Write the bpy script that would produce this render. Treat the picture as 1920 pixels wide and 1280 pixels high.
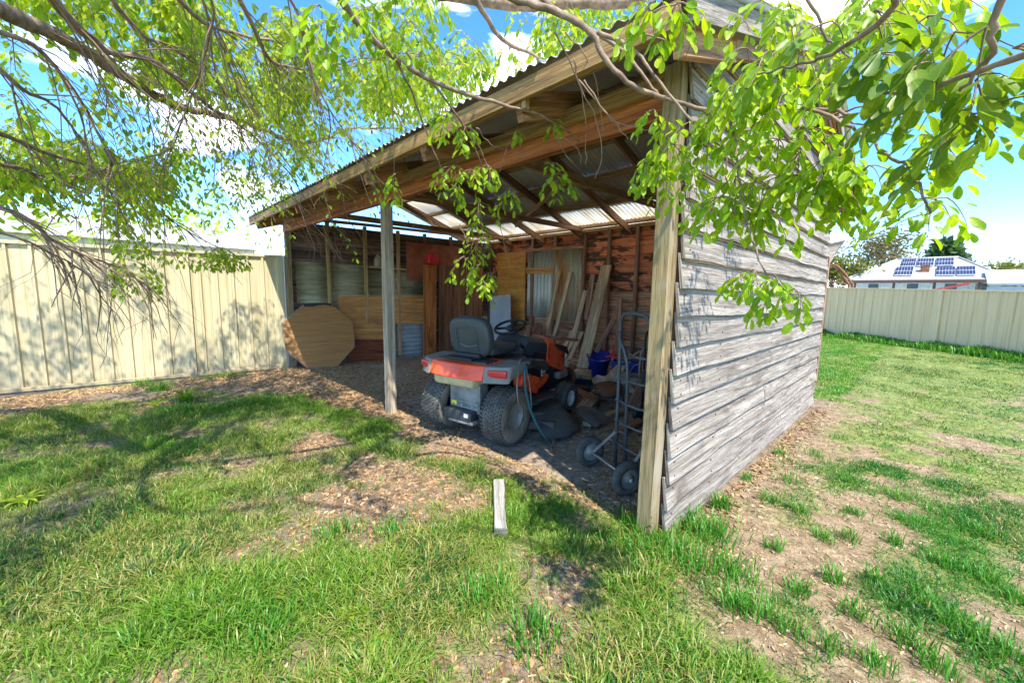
import bpy, bmesh, math, random
import numpy as np
from mathutils import Vector, Matrix, noise as mnoise
R = math.radians
rnd = random.Random(7)
rng = np.random.default_rng(7)
for o in list(bpy.data.objects): bpy.data.objects.remove(o)
S = bpy.context.scene
COL = S.collection

# ------------------------------------------------------------------ camera
F, CX, CY, H = 753.0, 960.0, 640.0, 1.38
MW = np.array([[0.696, 0.098, -0.711], [0.717, -0.072, 0.693], [0.017, -0.993, -0.120]])
u_, s_, v_ = np.linalg.svd(MW); MW = u_ @ v_
CAM = np.array([0.0, 0.0, H])
cd = bpy.data.cameras.new('camera'); cam = bpy.data.objects.new('camera', cd); COL.objects.link(cam)
cd.sensor_width = 36; cd.lens = F / 1920 * 36; cd.clip_start = 0.02; cd.clip_end = 500
rb = MW @ np.diag([1, -1, -1])
mm = Matrix.Identity(4)
for i in range(3):
    for j in range(3): mm[i][j] = rb[i, j]
mm.translation = Vector(CAM)
cam.matrix_world = mm
S.camera = cam
# ------------------------------------------------------------------ sky, sun, exposure
SUN_EL, SUN_DIR = R(56), Vector((math.cos(R(56)) * math.cos(R(22)), -math.cos(R(56)) * math.sin(R(22)), math.sin(R(56))))
W = bpy.data.worlds.new('World'); S.world = W; W.use_nodes = True
wn, wl = W.node_tree.nodes, W.node_tree.links
wn.clear()
def WN(t, **k):
    n = wn.new(t)
    for a, b in k.items(): setattr(n, a, b)
    return n
sky = WN('ShaderNodeTexSky', sky_type='NISHITA', sun_disc=False, sun_elevation=SUN_EL,
         sun_rotation=math.atan2(SUN_DIR.x, SUN_DIR.y), air_density=1.0, dust_density=0.15, ozone_density=1.5, altitude=3500.0)
tcw = WN('ShaderNodeTexCoord'); mpw = WN('ShaderNodeMapping'); mpw.inputs['Scale'].default_value = (1, 1, 2.6); mpw.inputs['Location'].default_value = (0.55, 1.35, 0.2)
nzw = WN('ShaderNodeTexNoise'); nzw.inputs['Scale'].default_value = 2.3; nzw.inputs['Detail'].default_value = 9
nzw.inputs['Roughness'].default_value = 0.56; nzw.inputs['Distortion'].default_value = 0.25
crw = WN('ShaderNodeValToRGB'); crw.color_ramp.elements[0].position = 0.55; crw.color_ramp.elements[1].position = 0.68
nzc = WN('ShaderNodeTexNoise'); nzc.inputs['Scale'].default_value = 6.0; nzc.inputs['Detail'].default_value = 6
clw = WN('ShaderNodeValToRGB'); clw.color_ramp.elements[0].position = 0.38; clw.color_ramp.elements[1].position = 0.6
clw.color_ramp.elements[0].color = (0.5, 0.5, 0.52, 1); clw.color_ramp.elements[1].color = (1.0, 0.955, 0.89, 1)
clm = WN('ShaderNodeVectorMath', operation='SCALE'); clm.inputs['Scale'].default_value = 8.4
mxw = WN('ShaderNodeMix', data_type='RGBA'); bgw = WN('ShaderNodeBackground'); bgw.inputs['Strength'].default_value = 0.115
outw = WN('ShaderNodeOutputWorld')
hsw = WN('ShaderNodeHueSaturation'); hsw.inputs['Saturation'].default_value = 1.27
wl.new(tcw.outputs['Generated'], mpw.inputs[0]); wl.new(mpw.outputs[0], nzw.inputs['Vector'])
wl.new(nzw.outputs['Fac'], crw.inputs[0]); wl.new(crw.outputs['Color'], mxw.inputs['Factor'])
wl.new(sky.outputs[0], hsw.inputs['Color']); wl.new(hsw.outputs[0], mxw.inputs[6]); wl.new(mpw.outputs[0], nzc.inputs['Vector']); wl.new(nzc.outputs['Fac'], clw.inputs[0]); wl.new(clw.outputs[0], clm.inputs[0]); wl.new(clm.outputs[0], mxw.inputs[7])
wl.new(mxw.outputs[2], bgw.inputs['Color']); wl.new(bgw.outputs[0], outw.inputs['Surface'])
sd = bpy.data.lights.new('sun', 'SUN'); sd.energy = 2.0; sd.angle = R(0.6); sd.color = (1.0, 0.93, 0.80)
sun = bpy.data.objects.new('sun', sd); COL.objects.link(sun)
sun.rotation_euler = SUN_DIR.to_track_quat('Z', 'Y').to_euler()
S.view_settings.view_transform = 'Standard'; S.view_settings.look = 'None'
S.view_settings.exposure = 2.42; S.view_settings.gamma = 1.0; S.view_settings.use_curve_mapping = False
S.cycles.max_bounces = 8; S.cycles.transparent_max_bounces = 12; S.cycles.diffuse_bounces = 5

# ------------------------------------------------------------------ picture -> place (survey helpers)
def ray(x, y):
    d = np.array([x - CX, y - CY, F]); d /= np.linalg.norm(d); return MW @ d
def pt(x, y, D): return CAM + ray(x, y) * D
def gnd(x, y, z=0.0):
    r = ray(x, y); return CAM + r * ((z - H) / r[2])
def proj(p):
    c = MW.T @ (np.asarray(p) - CAM)
    if c[2] < 0.05: return (-9999, -9999, c[2])
    return (c[0] / c[2] * F + CX, c[1] / c[2] * F + CY, c[2])

# ------------------------------------------------------------------ node materials
def mat(name, rough=0.7, metal=0.0):
    m = bpy.data.materials.new(name); m.use_nodes = True
    nt = m.node_tree; b = nt.nodes['Principled BSDF']
    b.inputs['Roughness'].default_value = rough; b.inputs['Metallic'].default_value = metal
    return m, nt, b
def N(nt, t, **k):
    n = nt.nodes.new(t)
    for a, v in k.items():
        if a.startswith('i_'): n.inputs[a[2:]].default_value = v
        else: setattr(n, a, v)
    return n
def ramp(nt, fac, stops):
    r = N(nt, 'ShaderNodeValToRGB'); e = r.color_ramp.elements
    while len(e) < len(stops): e.new(0.5)
    for k, (p, c) in enumerate(stops):
        e[k].position = p; e[k].color = (c[0], c[1], c[2], 1) if len(c) == 3 else c
    nt.links.new(fac, r.inputs[0]); return r
def coords(nt, kind, scale, shift=True):
    tc = N(nt, 'ShaderNodeTexCoord'); src = tc.outputs['UV' if kind == 'uv' else 'Object']
    oi = N(nt, 'ShaderNodeObjectInfo')
    if shift:
        cb = N(nt, 'ShaderNodeVectorMath', operation='MULTIPLY_ADD')
        cx = N(nt, 'ShaderNodeCombineXYZ'); nt.links.new(oi.outputs['Random'], cx.inputs[0]); nt.links.new(oi.outputs['Random'], cx.inputs[1])
        nt.links.new(oi.outputs['Random'], cx.inputs[2])
        cb.inputs[1].default_value = (37, 53, 29)
        nt.links.new(cx.outputs[0], cb.inputs[0]); nt.links.new(src, cb.inputs[2]); src = cb.outputs[0]
    mp = N(nt, 'ShaderNodeMapping'); mp.inputs['Scale'].default_value = scale
    nt.links.new(src, mp.inputs[0]); return mp.outputs[0], oi
def noise(nt, vec, scale=1.0, detail=4, rough=0.55, dist=0.0):
    n = N(nt, 'ShaderNodeTexNoise'); n.inputs['Scale'].default_value = scale; n.inputs['Detail'].default_value = detail
    n.inputs['Roughness'].default_value = rough; n.inputs['Distortion'].default_value = dist
    nt.links.new(vec, n.inputs['Vector']); return n.outputs['Fac']
def mix(nt, a, b, fac, mode='MIX'):
    m = N(nt, 'ShaderNodeMix', data_type='RGBA', blend_type=mode)
    for s, i in ((a, 6), (b, 7)):
        if hasattr(s, 'is_output') or isinstance(s, bpy.types.NodeSocket): nt.links.new(s, m.inputs[i])
        else: m.inputs[i].default_value = (*s, 1) if len(s) == 3 else s
    if isinstance(fac, bpy.types.NodeSocket): nt.links.new(fac, m.inputs[0])
    else: m.inputs[0].default_value = fac
    return m.outputs[2]
def bump(nt, b, h, strength=0.4, dist=0.01):
    n = N(nt, 'ShaderNodeBump'); n.inputs['Strength'].default_value = strength; n.inputs['Distance'].default_value = dist
    nt.links.new(h, n.inputs['Height']); nt.links.new(n.outputs[0], b.inputs['Normal'])
def wood(name, dark, mid, light, rough=0.8, stain=None, stain_pos=(0.55, 0.7), var=0.35, figure=1.0, bstr=0.5):
    """sawn or weathered timber: grain runs along u"""
    m, nt, b = mat(name, rough)
    v1, oi = coords(nt, 'uv', (1.1, 26, 26)); v2, _ = coords(nt, 'uv', (7, 170, 170)); v3, _ = coords(nt, 'uv', (2.2, 5, 5))
    n1 = noise(nt, v1, 1.0, 6, 0.62, 0.55 * figure); n2 = noise(nt, v2, 1.0, 3, 0.6, 0.2); n3 = noise(nt, v3, 1.0, 5, 0.6, 0.4)
    c1 = ramp(nt, n1, [(0.33, dark), (0.5, mid), (0.68, light)]).outputs[0]
    c2 = ramp(nt, n2, [(0.36, (0.55, 0.52, 0.5)), (0.52, (1, 1, 1)), (0.7, (1.12, 1.12, 1.1))]).outputs[0]
    c = mix(nt, c1, c2, 0.8, 'MULTIPLY')
    if stain:
        sf = ramp(nt, n3, [(stain_pos[0], (0, 0, 0)), (stain_pos[1], (1, 1, 1))]).outputs[0]
        c = mix(nt, c, stain, sf)
    hv = N(nt, 'ShaderNodeMapRange'); hv.inputs['To Min'].default_value = 1 - var; hv.inputs['To Max'].default_value = 1 + var
    nt.links.new(oi.outputs['Random'], hv.inputs['Value'])
    hs = N(nt, 'ShaderNodeHueSaturation'); nt.links.new(hv.outputs[0], hs.inputs['Value']); nt.links.new(c, hs.inputs['Color'])
    nt.links.new(hs.outputs[0], b.inputs['Base Color'])
    ad = N(nt, 'ShaderNodeMath', operation='ADD'); nt.links.new(n1, ad.inputs[0]); nt.links.new(n2, ad.inputs[1])
    bump(nt, b, ad.outputs[0], bstr, 0.006); return m
def blotch(name, cols, scale=3.0, rough=0.7, metal=0.0, kind='obj', stretch=(1, 1, 1), detail=6, bstr=0.15, dist=0.3, shift=True, coat=0.0, spec=0.5):
    m, nt, b = mat(name, rough, metal)
    v, oi = coords(nt, kind, tuple(scale * s for s in stretch), shift)
    n = noise(nt, v, 1.0, detail, 0.62, dist)
    k = len(cols); r = ramp(nt, n, [(0.32 + 0.38 * i / max(1, k - 1), c) for i, c in enumerate(cols)])
    nt.links.new(r.outputs[0], b.inputs['Base Color'])
    rr = N(nt, 'ShaderNodeMapRange'); rr.inputs['From Min'].default_value = 0.3; rr.inputs['From Max'].default_value = 0.7
    rr.inputs['To Min'].default_value = max(0.05, rough - 0.12); rr.inputs['To Max'].default_value = min(1, rough + 0.12)
    nt.links.new(n, rr.inputs['Value']); nt.links.new(rr.outputs[0], b.inputs['Roughness'])
    b.inputs['Specular IOR Level'].default_value = spec
    if coat: b.inputs['Coat Weight'].default_value = coat
    if bstr: bump(nt, b, n, bstr, 0.01)
    return m
def leafmat(name, cols, trans=0.45, tf=(1.35, 1.25, 0.35)):
    m, nt, b = mat(name, 0.42)
    oi = N(nt, 'ShaderNodeObjectInfo'); at = N(nt, 'ShaderNodeAttribute', attribute_name='tint')
    ad = N(nt, 'ShaderNodeMath', operation='ADD'); nt.links.new(oi.outputs['Random'], ad.inputs[0]); nt.links.new(at.outputs['Fac'], ad.inputs[1])
    fr = N(nt, 'ShaderNodeMath', operation='FRACT'); nt.links.new(ad.outputs[0], fr.inputs[0])
    r = ramp(nt, fr.outputs[0], [(i / max(1, len(cols) - 1) * 0.98, c) for i, c in enumerate(cols)])
    tc = N(nt, 'ShaderNodeTexCoord'); su = N(nt, 'ShaderNodeSeparateXYZ'); nt.links.new(tc.outputs['UV'], su.inputs[0])
    du = N(nt, 'ShaderNodeMath', operation='SUBTRACT'); nt.links.new(su.outputs['X'], du.inputs[0]); du.inputs[1].default_value = 0.5
    au = N(nt, 'ShaderNodeMath', operation='ABSOLUTE'); nt.links.new(du.outputs[0], au.inputs[0])
    vv = N(nt, 'ShaderNodeMath', operation='MULTIPLY_ADD'); nt.links.new(su.outputs['Y'], vv.inputs[0]); vv.inputs[1].default_value = 44.0
    a18 = N(nt, 'ShaderNodeMath', operation='MULTIPLY'); nt.links.new(au.outputs[0], a18.inputs[0]); a18.inputs[1].default_value = -34.0; nt.links.new(a18.outputs[0], vv.inputs[2])
    sn = N(nt, 'ShaderNodeMath', operation='SINE'); nt.links.new(vv.outputs[0], sn.inputs[0])
    mid = ramp(nt, au.outputs[0], [(0.018, (1.5, 1.4, 1.3)), (0.04, (1, 1, 1))]).outputs[0]
    side = ramp(nt, sn.outputs[0], [(0.80, (1, 1, 1)), (0.97, (1.22, 1.18, 1.1))]).outputs[0]
    ob, _o = coords(nt, 'obj', (35, 35, 35)); bl = ramp(nt, noise(nt, ob, 1, 3), [(0.35, (0.72, 0.76, 0.7)), (0.6, (1.08, 1.05, 1.0))]).outputs[0]
    lc = mix(nt, mix(nt, mix(nt, r.outputs[0], mid, 1.0, 'MULTIPLY'), side, 1.0, 'MULTIPLY'), bl, 0.8, 'MULTIPLY')
    nt.links.new(lc, b.inputs['Base Color'])
    tr = N(nt, 'ShaderNodeBsdfTranslucent')
    tcx = mix(nt, lc, tf, 1.0, 'MULTIPLY'); nt.links.new(tcx, tr.inputs['Color'])
    mx = N(nt, 'ShaderNodeMixShader'); mx.inputs[0].default_value = trans
    nt.links.new(b.outputs[0], mx.inputs[1]); nt.links.new(tr.outputs[0], mx.inputs[2])
    nt.links.new(mx.outputs[0], nt.nodes['Material Output'].inputs['Surface']); return m

M = {}
M['board_grey'] = wood('weathered_grey_board', (0.111, 0.089, 0.071), (0.263, 0.228, 0.193), (0.416, 0.371, 0.321), 0.85, (0.111, 0.078, 0.057), (0.57, 0.74), 0.12, 2.2, 0.9)
M['board_edge'] = wood('board_raw_edge', (0.12, 0.07, 0.035), (0.3, 0.18, 0.09), (0.45, 0.3, 0.17), 0.9)
M['post_pale'] = wood('pale_post', (0.130, 0.088, 0.043), (0.250, 0.185, 0.090), (0.359, 0.274, 0.144), 0.8, (0.299, 0.256, 0.180), (0.5, 0.66), 0.06)
M['post_grey'] = wood('grey_post', (0.190, 0.145, 0.102), (0.370, 0.300, 0.221), (0.560, 0.470, 0.357), 0.85, (0.246, 0.140, 0.068), (0.62, 0.75), 0.08)
M['fascia'] = wood('treated_pine', (0.143, 0.078, 0.032), (0.325, 0.198, 0.079), (0.481, 0.312, 0.147), 0.75, (0.156, 0.090, 0.042), (0.6, 0.75), 0.15)
M['beam_red'] = wood('red_hardwood', (0.169, 0.045, 0.016), (0.439, 0.141, 0.047), (0.607, 0.238, 0.088), 0.7, (0.203, 0.075, 0.034), (0.6, 0.75), 0.12, 0.7)
M['rafter'] = wood('rafter_brown', (0.125, 0.068, 0.046), (0.315, 0.181, 0.118), (0.540, 0.332, 0.216), 0.85, None, var=0.25)
M['rafter_pale'] = wood('rafter_tan', (0.250, 0.143, 0.078), (0.437, 0.279, 0.169), (0.624, 0.429, 0.260), 0.85, None, var=0.2)
M['tail'] = wood('rafter_tail', (0.170, 0.084, 0.039), (0.416, 0.210, 0.100), (0.624, 0.353, 0.185), 0.85, None, var=0.2)
M['stud'] = wood('stud_dark', (0.100, 0.050, 0.036), (0.240, 0.130, 0.090), (0.400, 0.240, 0.170), 0.85, None, var=0.3)
M['stud_pale'] = wood('stud_yellow', (0.264, 0.156, 0.060), (0.480, 0.324, 0.144), (0.624, 0.456, 0.240), 0.8, None, var=0.15)
M['peel'] = wood('peeling_red_board', (0.392, 0.107, 0.053), (0.677, 0.223, 0.116), (0.800, 0.339, 0.197), 0.8, (0.090, 0.049, 0.036), (0.50, 0.56), 0.2)
M['peel_low'] = wood('bare_split_board', (0.104, 0.052, 0.031), (0.458, 0.250, 0.146), (0.800, 0.541, 0.354), 0.85, (0.728, 0.291, 0.166), (0.55, 0.65), 0.2, 2.5)
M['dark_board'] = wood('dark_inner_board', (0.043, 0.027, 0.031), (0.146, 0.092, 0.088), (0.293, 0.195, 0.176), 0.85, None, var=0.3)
M['ply'] = wood('orange_ply', (0.366, 0.159, 0.044), (0.660, 0.316, 0.105), (0.800, 0.451, 0.166), 0.7, (0.440, 0.184, 0.068), (0.5, 0.7), 0.12, 0.4, 0.1)
M['ply_orange'] = wood('bright_ply', (0.460, 0.196, 0.034), (0.644, 0.310, 0.069), (0.736, 0.391, 0.103), 0.65, (0.391, 0.161, 0.046), (0.5, 0.72), 0.05, 0.4, 0.08)
M['ply_oct'] = wood('octagon_ply', (0.36, 0.165, 0.048), (0.40, 0.195, 0.06), (0.44, 0.225, 0.075), 0.65, (0.30, 0.135, 0.045), (0.52, 0.70), 0.02, 0.3, 0.05)
M['brown_red'] = blotch('red_brown_hardboard', [(0.195, 0.053, 0.030), (0.345, 0.105, 0.060), (0.450, 0.165, 0.098)], 3, 0.6)
M['dark_red'] = wood('varnished_board', (0.082, 0.022, 0.014), (0.216, 0.058, 0.029), (0.360, 0.108, 0.054), 0.45, None, var=0.1)
M['plank_red'] = wood('orange_red_plank', (0.255, 0.072, 0.019), (0.542, 0.191, 0.047), (0.717, 0.287, 0.079), 0.55, (0.191, 0.056, 0.019), (0.58, 0.7), 0.1, 1.6)
M['plank_tan'] = wood('tan_plank', (0.233, 0.155, 0.093), (0.497, 0.365, 0.233), (0.729, 0.559, 0.373), 0.85, (0.621, 0.342, 0.171), (0.6, 0.72), 0.2)
M['wide_dark'] = wood('wide_dark_board', (0.102, 0.044, 0.026), (0.286, 0.126, 0.065), (0.449, 0.224, 0.122), 0.7, None, var=0.2)
M['stake'] = wood('bleached_stake', (0.109, 0.093, 0.071), (0.299, 0.283, 0.255), (0.392, 0.381, 0.359), 0.85, (0.066, 0.049, 0.033), (0.62, 0.7), 0.02)
M['roof_steel'] = blotch('roof_zinc', [(0.5, 0.51, 0.53), (0.62, 0.63, 0.66), (0.72, 0.72, 0.73)], 1.3, 0.5, 0.1, stretch=(3, .5, 1))
M['clear_sheet'] = None
M['green_iron'] = blotch('greenish_iron', [(0.186, 0.186, 0.121), (0.373, 0.373, 0.259), (0.535, 0.518, 0.389)], 2.0, 0.6, 0.2, stretch=(1, 0.4, 3))
M['grey_iron'] = blotch('grey_iron', [(0.300, 0.312, 0.300), (0.500, 0.525, 0.512), (0.650, 0.675, 0.675)], 2.0, 0.5, 0.35, stretch=(3, 3, .6))
M['rust_iron'] = blotch('rusting_iron', [(0.525, 0.550, 0.500), (0.425, 0.413, 0.325), (0.450, 0.250, 0.125), (0.450, 0.163, 0.062)], 1.6, 0.6, 0.2, stretch=(2, 2, .7))
M['blue_iron'] = blotch('blue_grey_iron', [(0.312, 0.377, 0.442), (0.468, 0.546, 0.624), (0.598, 0.676, 0.741)], 2.4, 0.5, 0.3)
M['blue_panel'] = blotch('blue_grey_panel', [(0.300, 0.352, 0.420), (0.405, 0.465, 0.547), (0.495, 0.555, 0.630)], 2.0, 0.6)
M['grey_post_metal'] = blotch('galvanised_post', [(0.27, 0.31, 0.33), (0.36, 0.41, 0.43)], 3, 0.5, 0.3)

def fence_mat(name, a, b_, rustc, base):
    m, nt, b = mat(name, 0.5)
    v, oi = coords(nt, 'obj', (1.5, 1.5, 0.5)); n = noise(nt, v, 1, 5, 0.6, 0.3)
    c = ramp(nt, n, [(0.3, a), (0.7, b_)]).outputs[0]
    v2, _ = coords(nt, 'obj', (11, 11, 3)); n2 = noise(nt, v2, 1, 6, 0.7, 0.5)
    c = mix(nt, c, rustc, ramp(nt, n2, [(0.71, (0, 0, 0)), (0.76, (1, 1, 1))]).outputs[0])
    v4, _ = coords(nt, 'obj', (26, 26, 0.7)); n4 = noise(nt, v4, 1, 3, 0.5)
    c = mix(nt, c, (0.80, 0.76, 0.64), ramp(nt, n4, [(0.5, (0, 0, 0)), (0.72, (1, 1, 1))]).outputs[0], 'MULTIPLY')
    tc = N(nt, 'ShaderNodeTexCoord'); sp = N(nt, 'ShaderNodeSeparateXYZ'); nt.links.new(tc.outputs['Object'], sp.inputs[0])
    mr = N(nt, 'ShaderNodeMapRange'); mr.inputs['From Min'].default_value = 0.0; mr.inputs['From Max'].default_value = 0.16
    mr.inputs['To Min'].default_value = 1; mr.inputs['To Max'].default_value = 0; nt.links.new(sp.outputs['Z'], mr.inputs['Value'])
    ml = N(nt, 'ShaderNodeMath', operation='MULTIPLY'); nt.links.new(mr.outputs[0], ml.inputs[0]); nt.links.new(n2, ml.inputs[1])
    c = mix(nt, c, base, ml.outputs[0]); nt.links.new(c, b.inputs['Base Color']); return m
M['fence'] = fence_mat('cream_fence_steel', (0.456, 0.395, 0.246), (0.533, 0.468, 0.307), (0.138, 0.060, 0.025), (0.258, 0.162, 0.082))
M['fence_far'] = fence_mat('beige_fence_steel', (0.666, 0.469, 0.246), (0.725, 0.524, 0.289), (0.392, 0.313, 0.204), (0.412, 0.340, 0.212))
# translucent roof sheet
m, nt, b = mat('clear_sheet', 0.4)
b.inputs['Base Color'].default_value = (0.75, 0.66, 0.5, 1)
tr = N(nt, 'ShaderNodeBsdfTranslucent'); v, _ = coords(nt, 'obj', (2, .6, 1)); n_ = noise(nt, v, 2.0, 5)
cc = ramp(nt, n_, [(0.3, (0.72, 0.60, 0.42)), (0.6, (0.93, 0.88, 0.76))]); nt.links.new(cc.outputs[0], tr.inputs['Color'])
mx = N(nt, 'ShaderNodeMixShader'); mx.inputs[0].default_value = 0.8
nt.links.new(b.outputs[0], mx.inputs[1]); nt.links.new(tr.outputs[0], mx.inputs[2]); nt.links.new(mx.outputs[0], nt.nodes['Material Output'].inputs['Surface'])
M['clear_sheet'] = m

M['bark'] = blotch('branch_bark', [(0.10, 0.065, 0.045), (0.22, 0.15, 0.105), (0.34, 0.25, 0.18)], 22, 0.85, kind='obj', shift=False, bstr=0.5)
M['twig'] = blotch('twig_bark', [(0.15, 0.095, 0.065), (0.3, 0.2, 0.14)], 12, 0.8, shift=False)
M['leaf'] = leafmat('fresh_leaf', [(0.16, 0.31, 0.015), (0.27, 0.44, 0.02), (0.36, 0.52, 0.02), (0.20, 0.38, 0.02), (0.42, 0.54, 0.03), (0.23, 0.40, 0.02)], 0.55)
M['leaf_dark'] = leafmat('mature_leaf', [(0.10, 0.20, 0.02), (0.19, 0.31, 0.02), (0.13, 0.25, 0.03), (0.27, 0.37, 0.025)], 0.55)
M['leaf_far'] = leafmat('small_far_leaf', [(0.10, 0.22, 0.02), (0.28, 0.42, 0.02), (0.44, 0.54, 0.025), (0.16, 0.31, 0.03), (0.36, 0.47, 0.025)], 0.55)
M['grass'] = leafmat('grass_blade', [(0.022, 0.11, 0.022), (0.037, 0.165, 0.022), (0.056, 0.22, 0.021), (0.09, 0.255, 0.023), (0.18, 0.285, 0.033), (0.38, 0.31, 0.14)], 0.4, (0.95, 1.15, 0.6))

def plain(name, c, rough=0.5, metal=0.0, **k): 
    return blotch(name, [tuple(x * 0.72 for x in c), c, tuple(min(1, x * 1.12) for x in c)], 7, rough, metal, bstr=0.05, shift=False, **k)
M['orange'] = plain('orange_paint', (0.94, 0.095, 0.02), 0.32, coat=0.3)
M['charcoal'] = plain('charcoal_plastic', (0.047, 0.053, 0.060), 0.45)
M['seat'] = plain('seat_vinyl', (0.051, 0.060, 0.064), 0.5)
M['black'] = plain('black_plastic', (0.018, 0.019, 0.024), 0.45)
M['navy'] = plain('black_blue_steel', (0.012, 0.014, 0.035), 0.35)
M['grey_plastic'] = plain('grey_plastic', (0.23, 0.21, 0.185), 0.6)
M['rubber'] = blotch('tyre_rubber', [(0.042, 0.041, 0.038), (0.072, 0.070, 0.065), (0.168, 0.144, 0.114)], 9, 0.85, shift=False)
M['tyre_side'] = blotch('dusty_sidewall', [(0.060, 0.058, 0.052), (0.180, 0.156, 0.120), (0.264, 0.228, 0.180)], 6, 0.9, shift=False)
M['rim_dusty'] = blotch('dusty_rim', [(0.2, 0.19, 0.17), (0.34, 0.32, 0.28)], 6, 0.6, 0.2, shift=False)
M['rim_white'] = blotch('white_rim', [(0.4, 0.4, 0.4), (0.7, 0.7, 0.7)], 6, 0.4, shift=False)
M['cream'] = plain('cream_tank', (0.62, 0.54, 0.32), 0.5)
M['gearbox'] = blotch('greasy_alloy', [(0.11, 0.115, 0.12), (0.24, 0.25, 0.25), (0.36, 0.36, 0.35)], 8, 0.55, 0.3, shift=False)
M['red_lens'] = plain('red_lens', (0.62, 0.02, 0.03), 0.2, coat=0.5)
M['yellow'] = plain('yellow_label', (0.85, 0.78, 0.05), 0.5)
M['white'] = plain('white_label', (0.78, 0.78, 0.76), 0.5)
M['hose'] = plain('teal_hose', (0.04, 0.12, 0.14), 0.4)
M['deck'] = blotch('dusty_deck', [(0.053, 0.051, 0.046), (0.105, 0.099, 0.088), (0.150, 0.139, 0.120)], 5, 0.75, shift=False)
M['truck_blue'] = plain('blue_grey_paint', (0.065, 0.09, 0.105), 0.4, coat=0.2)
M['steel'] = plain('bare_steel', (0.42, 0.4, 0.37), 0.45, 0.4)
M['rust'] = blotch('rust', [(0.09, 0.035, 0.018), (0.2, 0.085, 0.04), (0.3, 0.15, 0.08)], 9, 0.85, shift=False)
M['red_can'] = plain('red_can', (0.72, 0.02, 0.03), 0.35)
M['jug'] = plain('grey_jug', (0.33, 0.29, 0.24), 0.5)
M['drum_blue'] = plain('blue_drum', (0.018, 0.032, 0.324), 0.35)
M['sack'] = blotch('sacking', [(0.200, 0.150, 0.100), (0.420, 0.340, 0.250), (0.550, 0.470, 0.370)], 9, 0.9)
M['concrete'] = blotch('concrete_grey', [(0.2, 0.18, 0.16), (0.34, 0.31, 0.28)], 8, 0.9)
M['chip'] = leafmat('bark_chip', [(0.114, 0.058, 0.027), (0.209, 0.121, 0.063), (0.342, 0.223, 0.126), (0.437, 0.320, 0.189), (0.162, 0.097, 0.054), (0.266, 0.165, 0.090)], 0.0)
M['solar'] = None
M['pale_roof'] = blotch('pale_roof', [(0.36, 0.345, 0.335), (0.45, 0.435, 0.425)], 0.4, 0.6, shift=False)
M['wall_white'] = plain('white_wall', (0.7, 0.7, 0.68), 0.7)
M['window'] = plain('window_glass', (0.1, 0.13, 0.16), 0.15)
M['brown_trim'] = plain('brown_trim', (0.10, 0.045, 0.03), 0.6)
M['red_trim'] = plain('red_trim', (0.36, 0.05, 0.03), 0.5)
M['solar'] = plain('solar_cell', (0.012, 0.018, 0.06), 0.4)
M['silver'] = plain('silver_frame', (0.6, 0.62, 0.64), 0.4)

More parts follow.
